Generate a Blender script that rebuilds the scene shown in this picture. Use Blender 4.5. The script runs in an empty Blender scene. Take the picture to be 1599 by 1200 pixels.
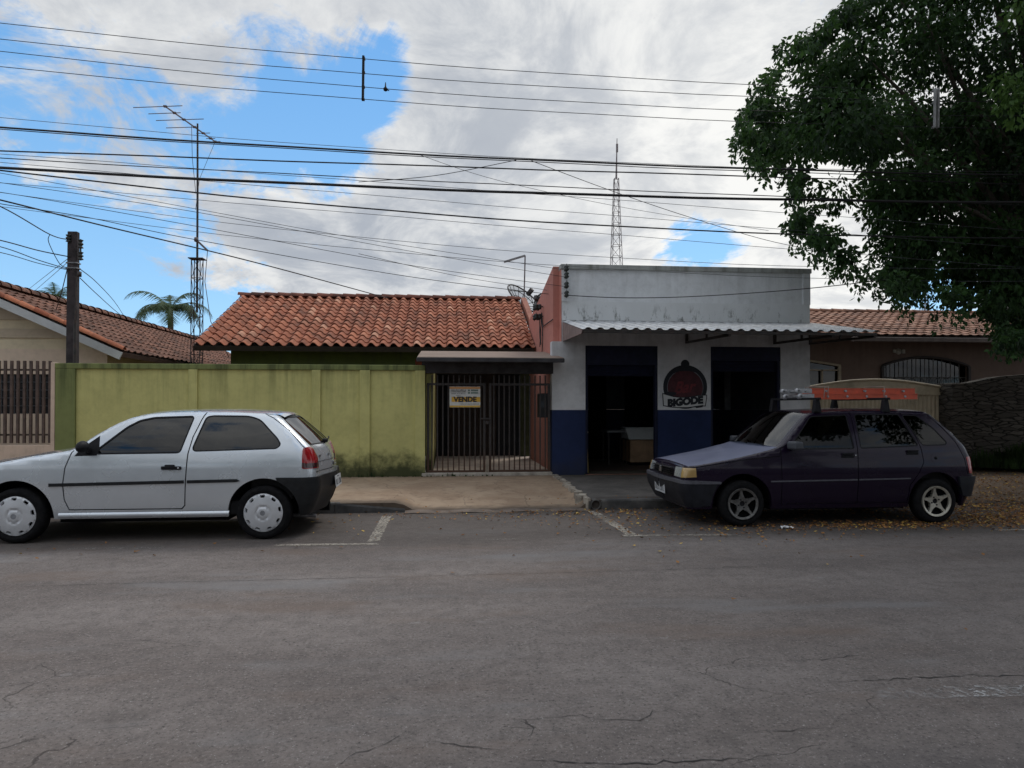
import bpy, math, random
import numpy as np
from mathutils import Vector, Matrix
from mathutils.geometry import delaunay_2d_cdt
random.seed(7); RNG = np.random.default_rng(7)
scn = bpy.context.scene
COL = scn.collection
PI = math.pi

# ------------------------------------------------------------------ camera calibration (photo 1599 x 1200)
F = 1080.0; CXP = 799.5; TH = math.radians(5.41); PT = math.radians(0.6); HV = 636.0; CAMZ = 1.40
CYP = HV - F*math.tan(PT)
def ray(u, v):
    x = (u-CXP)/F; up = (CYP-v)/F
    fw = math.cos(PT)-up*math.sin(PT); z = math.sin(PT)+up*math.cos(PT)
    return Vector((x*math.cos(TH)+fw*math.sin(TH), -x*math.sin(TH)+fw*math.cos(TH), z))
def at(u, v, Y):
    d = ray(u, v); t = Y/d.y
    return Vector((d.x*t, Y, CAMZ+d.z*t))
def gnd(u, v, z=0.0):
    d = ray(u, v); t = (z-CAMZ)/d.z
    return Vector((d.x*t, d.y*t, z))

# ------------------------------------------------------------------ materials
def lin(r, g, b):
    f = lambda c: (c/12.92 if c <= .04045 else ((c+.055)/1.055)**2.4)
    return (f(r/255), f(g/255), f(b/255), 1)
class NT:
    def __init__(s, name):
        s.m = bpy.data.materials.new(name); s.m.use_nodes = True
        s.t = s.m.node_tree; s.n = s.t.nodes; s.l = s.t.links
        s.b = s.n['Principled BSDF']; s.out = s.n['Material Output']
        s.pos = None
    def new(s, typ, **kw):
        nd = s.n.new(typ)
        for k, v in kw.items():
            setattr(nd, k, v)
        return nd
    def P(s):
        if s.pos is None: s.pos = s.new('ShaderNodeNewGeometry').outputs['Position']
        return s.pos
    def put(s, sock, v):
        if isinstance(v, bpy.types.NodeSocket): s.l.new(v, sock)
        elif v is not None: sock.default_value = v
    def scaled(s, sc):
        mp = s.new('ShaderNodeMapping'); s.l.new(s.P(), mp.inputs['Vector']); mp.inputs['Scale'].default_value = sc
        return mp.outputs[0]
    def noise(s, scale=5, detail=6, rough=.6, vec=None, dist=0):
        nd = s.new('ShaderNodeTexNoise'); s.put(nd.inputs['Vector'], vec if vec is not None else s.P())
        nd.inputs['Scale'].default_value = scale; nd.inputs['Detail'].default_value = detail
        nd.inputs['Roughness'].default_value = rough; nd.inputs['Distortion'].default_value = dist
        return nd.outputs[0]
    def ramp(s, fac, a, b, lo=0., hi=1.):
        mr = s.new('ShaderNodeMapRange'); mr.interpolation_type = 'SMOOTHSTEP'
        s.put(mr.inputs[0], fac); mr.inputs[1].default_value = a; mr.inputs[2].default_value = b
        mr.inputs[3].default_value = lo; mr.inputs[4].default_value = hi
        return mr.outputs[0]
    def mix(s, fac, a, b, mode='MIX'):
        m = s.new('ShaderNodeMix', data_type='RGBA', blend_type=mode)
        s.put(m.inputs[0], fac); s.put(m.inputs[6], a); s.put(m.inputs[7], b)
        return m.outputs[2]
    def math(s, op, a, b=None):
        m = s.new('ShaderNodeMath', operation=op); s.put(m.inputs[0], a)
        if b is not None: s.put(m.inputs[1], b)
        return m.outputs[0]
    def xyz(s, i):
        sp = s.new('ShaderNodeSeparateXYZ'); s.l.new(s.P(), sp.inputs[0]); return sp.outputs[i]
    def bump(s, h, strength=.3, dist=.01):
        b = s.new('ShaderNodeBump'); b.inputs['Strength'].default_value = strength; b.inputs['Distance'].default_value = dist
        s.l.new(h, b.inputs['Height']); s.l.new(b.outputs[0], s.b.inputs['Normal']); return b
    def set(s, **kw):
        names = dict(col='Base Color', rough='Roughness', metal='Metallic', coat='Coat Weight', coatr='Coat Roughness', spec='Specular IOR Level', trans='Transmission Weight', emis='Emission Color', emstr='Emission Strength', alpha='Alpha', ior='IOR')
        for k, v in kw.items(): s.put(s.b.inputs[names[k]], v)
        return s
def c4(c): return (c[0], c[1], c[2], 1)
MATS = {}
def plain(name, col, rough=.6, metal=0., var=.25, scale=6, bump=.0, coat=0., bscale=60, dirt=None, spec=.5):
    if name in MATS: return MATS[name]
    t = NT(name); n = t.noise(scale, 8, .65)
    dark = tuple(x*(1-var) for x in col[:3])+(1,); lite = tuple(min(1, x*(1+var)) for x in col[:3])+(1,)
    c = t.mix(t.ramp(n, .3, .7), dark, lite)
    if dirt:
        c = t.mix(t.math('MULTIPLY', t.ramp(t.noise(scale*.7+1.3, 10, .7), .45, .75), dirt[1]), c, c4(dirt[0]))
    t.set(col=c, rough=rough, metal=metal, coat=coat, spec=spec)
    if bump: t.bump(t.noise(bscale, 4, .6), bump, .004)
    MATS[name] = t.m; return t.m

def wall_paint(name, col, col2=None, zsplit=None, top=None, base=None, stain=.5, streak=.5, basecol=(.03, .035, .02), zsplit_soft=.004, grime=(.05, .05, .045), bump=.25, rough=.85):
    """Painted plaster: blotches, vertical rain streaks from z=top down, mossy splash zone up from z=base."""
    t = NT(name)
    c = c4(col)
    if col2 is not None:
        c = t.mix(t.ramp(t.xyz(2), zsplit-zsplit_soft, zsplit+zsplit_soft), c4(col2), c4(col))
    n = t.noise(1.7, 8, .65)
    c = t.mix(t.ramp(n, .35, .7, 0, .3), c, tuple(x*.55 for x in col[:3])+(1,), 'MIX') if col2 is None else t.mix(t.ramp(n, .35, .7, 0, .35), c, (.3, .3, .3, 1), 'MULTIPLY')
    c = t.mix(t.ramp(t.noise(9, 6, .7), .4, .75, 0, .22), c, (.45, .45, .42, 1), 'MULTIPLY')
    if top is not None:
        v = t.scaled((6, 6, .35)); s = t.ramp(t.noise(1.0, 8, .7, v), .42, .68)
        h = t.ramp(t.xyz(2), top-1.1, top+.02)
        c = t.mix(t.math('MULTIPLY', t.math('MULTIPLY', s, h), streak), c, c4(grime))
    if base is not None:
        h = t.math('ADD', t.xyz(2), t.math('MULTIPLY', t.math('SUBTRACT', t.noise(3.2, 8, .7), .5), -.95))
        m = t.ramp(h, base+.5, base+.05)
        c = t.mix(t.math('MULTIPLY', m, stain), c, c4(basecol))
    t.set(col=c, rough=rough, spec=.25)
    t.bump(t.noise(45, 5, .65), bump, .006)
    return t.m

def attr_mat(name, ca, cb, rough=.8, moss=None, cc=None, bump=.2, trans=None, mossscale=2.2):
    t = NT(name); a = t.new('ShaderNodeAttribute', attribute_name='rnd').outputs['Fac']
    c = t.mix(a, c4(ca), c4(cb))
    if cc is not None:
        c = t.mix(t.ramp(a, .8, .95), c, c4(cc))
    if moss:
        c = t.mix(t.math('MULTIPLY', t.ramp(t.noise(mossscale, 9, .72), .44, .66), moss[1]), c, c4(moss[0]))
    c = t.mix(t.ramp(t.noise(30, 5, .6), .3, .8, 0, .35), c, (.4, .36, .34, 1), 'MULTIPLY')
    t.set(col=c, rough=rough, spec=.3)
    if bump: t.bump(t.noise(50, 4, .6), bump, .004)
    if trans:
        tr = t.new('ShaderNodeBsdfTranslucent'); t.put(tr.inputs[0], t.mix(a, c4(trans[0]), c4(trans[1])))
        ms = t.new('ShaderNodeMixShader'); ms.inputs[0].default_value = .3
        t.l.new(t.b.outputs[0], ms.inputs[1]); t.l.new(tr.outputs[0], ms.inputs[2]); t.l.new(ms.outputs[0], t.out.inputs[0])
    return t.m

def glass(name, tint, ior=1.5, rough=.01):
    t = NT(name); t.n.remove(t.b)
    tr = t.new('ShaderNodeBsdfTransparent'); tr.inputs[0].default_value = c4(tint)
    gl = t.new('ShaderNodeBsdfGlossy'); gl.inputs['Roughness'].default_value = rough; gl.inputs[0].default_value = (1, 1, 1, 1)
    bp = t.new('ShaderNodeBump'); bp.inputs['Strength'].default_value = .05; bp.inputs['Distance'].default_value = .02
    t.l.new(t.noise(2.2, 2, .5), bp.inputs['Height']); t.l.new(bp.outputs[0], gl.inputs['Normal'])
    fr = t.new('ShaderNodeFresnel'); fr.inputs[0].default_value = ior
    ms = t.new('ShaderNodeMixShader'); t.l.new(fr.outputs[0], ms.inputs[0]); t.l.new(tr.outputs[0], ms.inputs[1]); t.l.new(gl.outputs[0], ms.inputs[2])
    t.l.new(ms.outputs[0], t.out.inputs[0]); return t.m

BLACK = plain('black_plastic', (.010, .010, .012), .55, var=.3, scale=20, spec=.18)
RUBBER = plain('rubber', (.009, .009, .010), .85, var=.35, scale=25, bump=.2, dirt=((.03, .026, .024), .35), spec=.12)
DARK = plain('dark_void', (.006, .006, .007), .9, spec=.1)
IRON = plain('painted_iron', (.03, .026, .024), .55, var=.4, scale=14, dirt=((.10, .04, .02), .6))
CABLE = plain('cable_black', (.012, .012, .014), .6)
CABLEG = plain('cable_grey', (.085, .09, .10), .5)
STEEL = plain('galvanised_steel', (.22, .22, .23), .45, .6, var=.3, scale=12, dirt=((.09, .05, .03), .4))
WOOD = plain('pole_wood', (.04, .032, .034), .9, var=.5, scale=5, bump=.5, bscale=30)
CONC = plain('grey_concrete', (.22, .205, .18), .9, var=.3, scale=3, bump=.3, dirt=((.06, .05, .045), .6))

# ------------------------------------------------------------------ objects and mesh building
WOFF = {}
def tag(o, label=None, cat=None, group=None, kind=None):
    if label: o['label'] = label
    if cat: o['category'] = cat
    if group: o['group'] = group
    if kind: o['kind'] = kind
    return o
def thing(name, label, cat, loc=(0, 0, 0), group=None):
    o = bpy.data.objects.new(name, None); COL.objects.link(o); o.location = loc; o.empty_display_size = .2
    WOFF[o] = Vector(loc)
    return tag(o, label, cat, group)
class MB:
    def __init__(s): s.v = []; s.f = []; s.rnd = []; s.sm = []
    def add(s, vs, fs, smooth=False, rnd=0.):
        b = len(s.v); s.v += [tuple(v) for v in vs]
        for f in fs: s.f.append(tuple(i+b for i in f)); s.sm.append(smooth); s.rnd.append(rnd)
        return s
    def box(s, lo, hi, rnd=0.):
        x0, y0, z0 = lo; x1, y1, z1 = hi
        vs = [(x0, y0, z0), (x1, y0, z0), (x1, y1, z0), (x0, y1, z0), (x0, y0, z1), (x1, y0, z1), (x1, y1, z1), (x0, y1, z1)]
        return s.add(vs, [(0, 3, 2, 1), (4, 5, 6, 7), (0, 1, 5, 4), (1, 2, 6, 5), (2, 3, 7, 6), (3, 0, 4, 7)], rnd=rnd)
    def obox(s, c, size, M):
        vs = []
        for dz in (-.5, .5):
            for dx, dy in ((-.5, -.5), (.5, -.5), (.5, .5), (-.5, .5)):
                vs.append(Vector(c)+M @ Vector((dx*size[0], dy*size[1], dz*size[2])))
        return s.add(vs, [(0, 3, 2, 1), (4, 5, 6, 7), (0, 1, 5, 4), (1, 2, 6, 5), (2, 3, 7, 6), (3, 0, 4, 7)])
    def bar(s, a, b, w, h=None, up=(0, 0, 1)):
        a = Vector(a); b = Vector(b); d = (b-a).normalized(); h = h or w
        u = Vector(up)
        if abs(d.dot(u)) > .98: u = Vector((0, 1, 0))
        x = d.cross(u).normalized(); z = x.cross(d)
        M = Matrix((x, d, z)).transposed()
        return s.obox((a+b)/2, (w, (b-a).length, h), M)
    def tube(s, path, r, seg=8, cap=True, smooth=True):
        path = [Vector(p) for p in path]; n = len(path); rs = r if isinstance(r, (list, tuple)) else [r]*n
        vs = []; fs = []; prev = None
        for i, p in enumerate(path):
            d = (path[min(i+1, n-1)]-path[max(i-1, 0)]).normalized()
            if prev is None:
                u = Vector((0, 0, 1)) if abs(d.z) < .9 else Vector((1, 0, 0))
                x = d.cross(u).normalized()
            else:
                x = (prev-d*prev.dot(d)).normalized()
            prev = x; y = d.cross(x)
            for k in range(seg):
                a = 2*PI*k/seg; vs.append(p+(x*math.cos(a)+y*math.sin(a))*rs[i])
        for i in range(n-1):
            for k in range(seg):
                k2 = (k+1) % seg
                fs.append((i*seg+k, i*seg+k2, (i+1)*seg+k2, (i+1)*seg+k))
        s.add(vs, fs, smooth)
        if cap:
            s.add(vs[:seg], [tuple(range(seg))[::-1]]); s.add(vs[-seg:], [tuple(range(seg))])
        return s
    def lathe(s, prof, c, axis='z', seg=32, smooth=True):
        vs = []; fs = []; n = len(prof); c = Vector(c)
        for k in range(seg):
            a = 2*PI*k/seg; ca, sa = math.cos(a), math.sin(a)
            for r, h in prof:
                vs.append(c+(Vector((r*ca, r*sa, h)) if axis == 'z' else Vector((r*ca, h, r*sa)) if axis == 'y' else Vector((h, r*ca, r*sa))))
        for k in range(seg):
            k2 = (k+1) % seg
            for i in range(n-1):
                f = (k*n+i, k2*n+i, k2*n+i+1, k*n+i+1); fs.append(f if axis != 'y' else f[::-1])
        return s.add(vs, fs, smooth)
    def grid(s, fn, nu, nv, smooth=True, flip=False, rnd=0.):
        vs = [fn(i/nu, j/nv) for j in range(nv+1) for i in range(nu+1)]
        fs = []
        for j in range(nv):
            for i in range(nu):
                a = j*(nu+1)+i; f = (a, a+1, a+nu+2, a+nu+1); fs.append(f[::-1] if flip else f)
        return s.add(vs, fs, smooth, rnd)
    def prism(s, poly, f0, f1):
        """poly: 2-D outline; f0/f1 map a 2-D point to the two end positions."""
        n = len(poly); vs = [f0(*p) for p in poly]+[f1(*p) for p in poly]
        fs = [tuple(range(n)), tuple(range(n, 2*n))[::-1]]+[(i, i+n, (i+1) % n+n, (i+1) % n) for i in range(n)]
        return s.add(vs, fs)
    def build(s, name, m, parent=None, bevel=0., local=False, recalc=False):
        off = Vector((0, 0, 0)) if (local or parent is None) else WOFF[parent]
        me = bpy.data.meshes.new(name)
        me.from_pydata([(v[0]-off.x, v[1]-off.y, v[2]-off.z) for v in s.v], [], s.f)
        me.polygons.foreach_set('use_smooth', s.sm)
        if any(s.rnd):
            at_ = me.attributes.new('rnd', 'FLOAT', 'FACE'); at_.data.foreach_set('value', s.rnd)
        me.validate()
        return link(name, me, m, parent, bevel, recalc)
def link(name, me, m, parent=None, bevel=0., recalc=False):
    if recalc or bevel:
        import bmesh
        bm = bmesh.new(); bm.from_mesh(me); bmesh.ops.remove_doubles(bm, verts=bm.verts, dist=1e-5)
        bmesh.ops.recalc_face_normals(bm, faces=bm.faces); bm.to_mesh(me); bm.free()
    me.materials.append(m)
    o = bpy.data.objects.new(name, me); COL.objects.link(o)
    if parent is not None: o.parent = parent; WOFF[o] = WOFF[parent]
    else: WOFF[o] = Vector((0, 0, 0))
    if bevel:
        b = o.modifiers.new('bevel', 'BEVEL'); b.width = bevel; b.segments = 2; b.limit_method = 'ANGLE'; b.angle_limit = .6
    return o
def fast_mesh(name, V, Fq, m, parent=None, rnd=None, smooth=False, local=False):
    """numpy mesh: V (n,3), Fq (m,k) with one face size k"""
    off = np.zeros(3) if (local or parent is None) else np.array(WOFF[parent])
    me = bpy.data.meshes.new(name); V = np.asarray(V, float)-off; Fq = np.asarray(Fq, np.int32); k = Fq.shape[1]
    me.vertices.add(len(V)); me.vertices.foreach_set('co', V.ravel())
    me.loops.add(Fq.size); me.loops.foreach_set('vertex_index', Fq.ravel())
    me.polygons.add(len(Fq)); me.polygons.foreach_set('loop_start', np.arange(0, Fq.size, k, dtype=np.int32))
    me.update(calc_edges=True)
    me.polygons.foreach_set('use_smooth', np.full(len(Fq), smooth))
    if rnd is not None:
        a = me.attributes.new('rnd', 'FLOAT', 'FACE'); a.data.foreach_set('value', np.asarray(rnd, np.float32))
    me.validate()
    return link(name, me, m, parent)
def text_mesh(txt, size, name, m, parent, M, offset=.0, extrude=.001, width=None, shear=0.):
    cu = bpy.data.curves.new(name, 'FONT'); cu.body = txt; cu.size = size; cu.offset = offset; cu.extrude = extrude
    cu.align_x = 'CENTER'; cu.align_y = 'CENTER'; cu.resolution_u = 4; cu.shear = shear
    o = bpy.data.objects.new(name, cu); COL.objects.link(o)
    dg = bpy.context.evaluated_depsgraph_get(); me = bpy.data.meshes.new_from_object(o.evaluated_get(dg))
    bpy.data.objects.remove(o); bpy.data.curves.remove(cu)
    if width:
        xs = [v.co.x for v in me.vertices]; k = width/(max(xs)-min(xs)); mid = (max(xs)+min(xs))/2
        for v in me.vertices: v.co.x = (v.co.x-mid)*k
    off = WOFF[parent] if parent else Vector((0, 0, 0))
    for v in me.vertices: v.co = (M(v.co) if callable(M) else M @ v.co)-off
    me.name = name
    return link(name, me, m, parent)
def facing(p, yaw=0.):  # text plane facing -Y at point p
    return Matrix.Translation(p) @ Matrix.Rotation(yaw, 4, 'Z') @ Matrix.Rotation(PI/2, 4, 'X')
def struct(name, mb, m, label=None, **kw):
    o = mb.build(name, m, **kw); tag(o, label, None, None, 'structure'); return o

# ------------------------------------------------------------------ panel tool: 2-D regions mapped on a curved skin
def dens(poly, step, closed=True):
    out = []; n = len(poly)
    for i in range(n if closed else n-1):
        a = poly[i]; b = poly[(i+1) % n]; k = max(1, int(math.ceil(math.hypot(b[0]-a[0], b[1]-a[1])/step)))
        for j in range(k): out.append((a[0]+(b[0]-a[0])*j/k, a[1]+(b[1]-a[1])*j/k))
    if not closed: out.append(tuple(poly[-1]))
    return out
def rounded(poly, r, seg=4):
    out = []; n = len(poly)
    for i in range(n):
        p0 = Vector(poly[i-1]); p = Vector(poly[i]); p1 = Vector(poly[(i+1) % n])
        a = (p0-p); b = (p1-p); rr = min(r, a.length*.45, b.length*.45); a = p+a.normalized()*rr; b = p+b.normalized()*rr
        for k in range(seg+1):
            t = k/seg; q = a*(1-t)**2+p*2*t*(1-t)+b*t*t; out.append((q.x, q.y))
    return out
def grow(poly, d):
    n = len(poly); ar = sum(poly[i-1][0]*poly[i][1]-poly[i][0]*poly[i-1][1] for i in range(n)); sg = 1 if ar > 0 else -1
    out = []
    for i in range(n):
        p0 = Vector(poly[i-1]); p = Vector(poly[i]); p1 = Vector(poly[(i+1) % n])
        e0 = (p-p0).normalized(); e1 = (p1-p).normalized()
        n0 = Vector((e0.y, -e0.x))*sg; n1 = Vector((e1.y, -e1.x))*sg; m = (n0+n1)
        m = m.normalized() if m.length > 1e-6 else n0
        q = p+m*d/max(.4, m.dot(n0)); out.append((q.x, q.y))
    return out
def buf(line, w):
    out = []
    for a, b in zip(line[:-1], line[1:]):
        a = Vector(a); b = Vector(b); d = (b-a).normalized(); n = Vector((-d.y, d.x))*w/2; e = d*w*.4
        out.append([tuple(a-e+n), tuple(a-e-n), tuple(b+e-n), tuple(b+e+n)])
    return out
def inside(P, poly):
    x, y = P[:, 0], P[:, 1]; r = np.zeros(len(P), bool); n = len(poly)
    for i in range(n):
        x0, y0 = poly[i-1]; x1, y1 = poly[i]
        c = ((y0 > y) != (y1 > y))
        with np.errstate(divide='ignore', invalid='ignore'):
            r ^= c & (x < (x1-x0)*(y-y0)/((y1-y0) if y1 != y0 else 1e-12)+x0)
    return r
def panelize(outer, regs, step, gridpts=None):
    """regs: list of (key, [polys]) in order of priority -> V2 (n,2), {key: tris}"""
    vs = []; es = []
    def addpoly(p):
        p = dens(p, step); b = len(vs); vs.extend(p); n = len(p); es.extend([(b+i, b+(i+1) % n) for i in range(n)])
    addpoly(outer)
    for k, ps in regs:
        for p in ps: addpoly(p)
    o = np.array(outer)
    if gridpts is None:
        gx = np.arange(o[:, 0].min(), o[:, 0].max(), step); gz = np.arange(o[:, 1].min(), o[:, 1].max(), step)
        gridpts = np.array([(x+(j % 2)*step*.5+RNG.uniform(-.02, .02)*step, z) for j, z in enumerate(gz) for x in gx])
    g = gridpts[inside(gridpts, outer)]
    vs += [tuple(p) for p in g]
    V, _, T, _, _, _ = delaunay_2d_cdt([Vector(v) for v in vs], es, [], 0, 1e-5)
    V = np.array([(v.x, v.y) for v in V]); T = np.array([t for t in T if len(t) == 3])
    C = V[T].mean(1); A = V[T]; area = np.abs((A[:, 1, 0]-A[:, 0, 0])*(A[:, 2, 1]-A[:, 0, 1])-(A[:, 2, 0]-A[:, 0, 0])*(A[:, 1, 1]-A[:, 0, 1]))
    ok = inside(C, outer) & (area > 1e-9); T = T[ok]; C = C[ok]
    left = np.ones(len(T), bool); out = {}
    for k, ps in regs:
        m = np.zeros(len(T), bool)
        for p in ps: m |= inside(C, p)
        m &= left; left &= ~m; out[k] = T[m]
    out['rest'] = T[left]
    return V, out
def region(mp, V, T, off=0., depth=.03, mirror=False):
    """-> verts, faces, normals for one region with side walls of the given depth"""
    if len(T) == 0: return [], [], []
    used = np.unique(T); idx = -np.ones(len(V), int); idx[used] = np.arange(len(used)); T = idx[T]; v2 = V[used]
    P, N = mp(v2); o = off(v2) if callable(off) else np.full(len(v2), off)
    P = P+N*o[:, None]
    fn = np.cross(P[T[:, 1]]-P[T[:, 0]], P[T[:, 2]]-P[T[:, 0]]); fl = (fn*N[T].mean(1)).sum(1) < 0
    T = T.copy(); T[fl] = T[fl][:, [0, 2, 1]]
    vs = P.tolist(); ns = N.tolist(); fs = [tuple(t) for t in T]
    if depth:
        ed = {}
        for t in T:
            for a, b in ((t[0], t[1]), (t[1], t[2]), (t[2], t[0])):
                if (b, a) in ed: del ed[(b, a)]
                else: ed[(a, b)] = 1
        for a, b in ed:
            if abs(P[a][1]) < 2e-3 and abs(P[b][1]) < 2e-3: continue
            e = P[b]-P[a]; n = np.cross(e, N[a]); L = np.linalg.norm(n)
            if L < 1e-9: continue
            n = n/L; k = len(vs)
            vs += [P[a].tolist(), P[b].tolist(), (P[b]-N[b]*depth).tolist(), (P[a]-N[a]*depth).tolist()]
            ns += [n.tolist()]*4; fs.append((k, k+3, k+2, k+1))
    if mirror:
        vs = [(v[0], -v[1], v[2]) for v in vs]; ns = [(n[0], -n[1], n[2]) for n in ns]; fs = [f[::-1] for f in fs]
    return vs, fs, ns
def nmesh(name, pieces, m, parent):
    vs = []; fs = []; ns = []
    for v, f, n in pieces:
        b = len(vs); vs += [tuple(x) for x in v]; ns += [tuple(x) for x in n]; fs += [tuple(i+b for i in q) for q in f]
    if not fs: return None
    me = bpy.data.meshes.new(name); me.from_pydata(vs, [], fs); me.polygons.foreach_set('use_smooth', [True]*len(fs))
    me.normals_split_custom_set_from_vertices(ns)
    return link(name, me, m, parent)

# ================================================================== CARS
def table(pts, smooth=.03):
    xs = np.array([p[0] for p in pts]); ys = np.array([p[1] for p in pts])
    g = np.linspace(xs[0]-.3, xs[-1]+.3, 1600); y = np.interp(g, xs, ys)
    dx = g[1]-g[0]; k = int(max(1, 3*smooth/dx)); w = np.exp(-.5*(np.arange(-k, k+1)*dx/max(smooth, 1e-6))**2); w /= w.sum()
    y = np.convolve(np.pad(y, k, mode='edge'), w, 'valid')
    return lambda x: np.interp(x, g, y)
class Skin:
    """Car skin: near side is y<0; s runs along x on the flank and wraps round both corners to the centre line."""
    def __init__(s, W, XF, XR, RF, RR, TOP, re=.05, bowf=.06, bowr=.05, xmid=1.2, plan=.035):
        s.W = table(W); s.XF = table(XF, .015); s.XR = table(XR, .015); s.RF = table(RF); s.RR = table(RR)
        s.TOP = table(TOP, .03); s.re = re; s.bowf = bowf; s.bowr = bowr; s.xmid = xmid; s.plan = plan
    def w(s, x, z): return s.W(z)-s.plan*((x-s.xmid)/1.7)**4
    def pos(s, q):
        S = q[:, 0]; z = q[:, 1]
        xf = s.XF(z); xr = s.XR(z); rf = s.RF(z); rr = s.RR(z)
        xs = np.clip(S, xf+rf, xr-rr); w = s.w(xs, z)
        xt = np.clip(S, xf+s.re, xr-s.re)
        sl = (s.TOP(xt+.02)-s.TOP(xt-.02))/.04
        d = np.clip((s.TOP(xt)-z)/np.sqrt(1+sl*sl), 0, s.re); ins = s.re-np.sqrt(np.maximum(s.re**2-(s.re-d)**2, 0))
        x = S.copy(); y = w-ins
        for front in (1, 0):
            r = rf if front else rr
            e = (xf+rf-S) if front else (S-(xr-rr)); m = e > 0
            a = np.clip(e/r, 0, PI/2); over = np.maximum(e-r*PI/2, 0)
            xc = (xf+rf-(r-ins)*np.sin(a)) if front else (xr-rr+(r-ins)*np.sin(a))
            yc = w-r+(r-ins)*np.cos(a)-over
            bow = (s.bowf if front else s.bowr)*(.5+.5*np.cos(PI*np.clip(yc/np.maximum(w-r, .1), -1, 1)))
            bow = np.where(over > 0, bow, 0)
            xc = xc-bow if front else xc+bow
            x = np.where(m, xc, x); y = np.where(m, yc, y)
        return np.stack([x, -y, z], 1)
    def __call__(s, q):
        q = np.asarray(q, float); e = 2e-3; P = s.pos(q)
        ds = s.pos(q+[e, 0])-s.pos(q-[e, 0]); dz = s.pos(q+[0, e*.5])-s.pos(q-[0, e*1.5])
        n = np.cross(ds, dz); n /= np.maximum(np.linalg.norm(n, axis=1), 1e-12)[:, None]
        return P, n
    def fs(s, y, z):   # s of a point on the front face at |y|
        w = float(s.w(float(s.XF(z)+s.RF(z)), z)); r = float(s.RF(z)); return float(s.XF(z))+r-r*PI/2-(w-r-y)
    def rs(s, y, z):
        w = float(s.w(float(s.XR(z)-s.RR(z)), z)); r = float(s.RR(z)); return float(s.XR(z))-r+r*PI/2+(w-r-y)
    def edge(s, x, dz=0.):
        """inner edge of the rounded top (where the top sheets start)"""
        x = np.atleast_1d(np.asarray(x, float)); z = s.TOP(x); w = s.w(x, z); rf = s.RF(z); xf = s.XF(z); rr = s.RR(z); xr = s.XR(z)
        r = np.maximum(rf-s.re, .01); e = np.clip(xf+rf-x, 0, r); y = np.where(x < xf+rf, w-rf+np.sqrt(np.maximum(r*r-e*e, 0)), w-s.re)
        r2 = np.maximum(rr-s.re, .01); e2 = np.clip(x-(xr-rr), 0, r2); y = np.where(x > xr-rr, np.minimum(y, w-rr+np.sqrt(np.maximum(r2*r2-e2*e2, 0))), y)
        return y, z
    def sheet(s, xs, u0, u1, crown, bow, nu=20, off=0.):
        """top sheet between both top edges over stations xs; u from -1..1; crown(x) rise, bow(x) forward bulge"""
        y, z = s.edge(xs); us = np.linspace(u0, u1, nu+1); V = []
        for i, x in enumerate(xs):
            for u in us:
                k = 1-u*u; V.append((x-bow(i/(len(xs)-1))*k, u*y[i], z[i]+crown(i/(len(xs)-1))*k+off))
        Fq = [(j*(nu+1)+i, j*(nu+1)+i+1, (j+1)*(nu+1)+i+1, (j+1)*(nu+1)+i) for j in range(len(xs)-1) for i in range(nu)]
        return V, [f[::-1] for f in Fq]

def place_on(sk, s, z, off=0., mirror=False):
    P, N = sk(np.array([[s, z]])); p = P[0]+N[0]*off
    return Vector((p[0], -p[1] if mirror else p[1], p[2])), Vector((N[0][0], -N[0][1] if mirror else N[0][1], N[0][2]))

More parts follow.
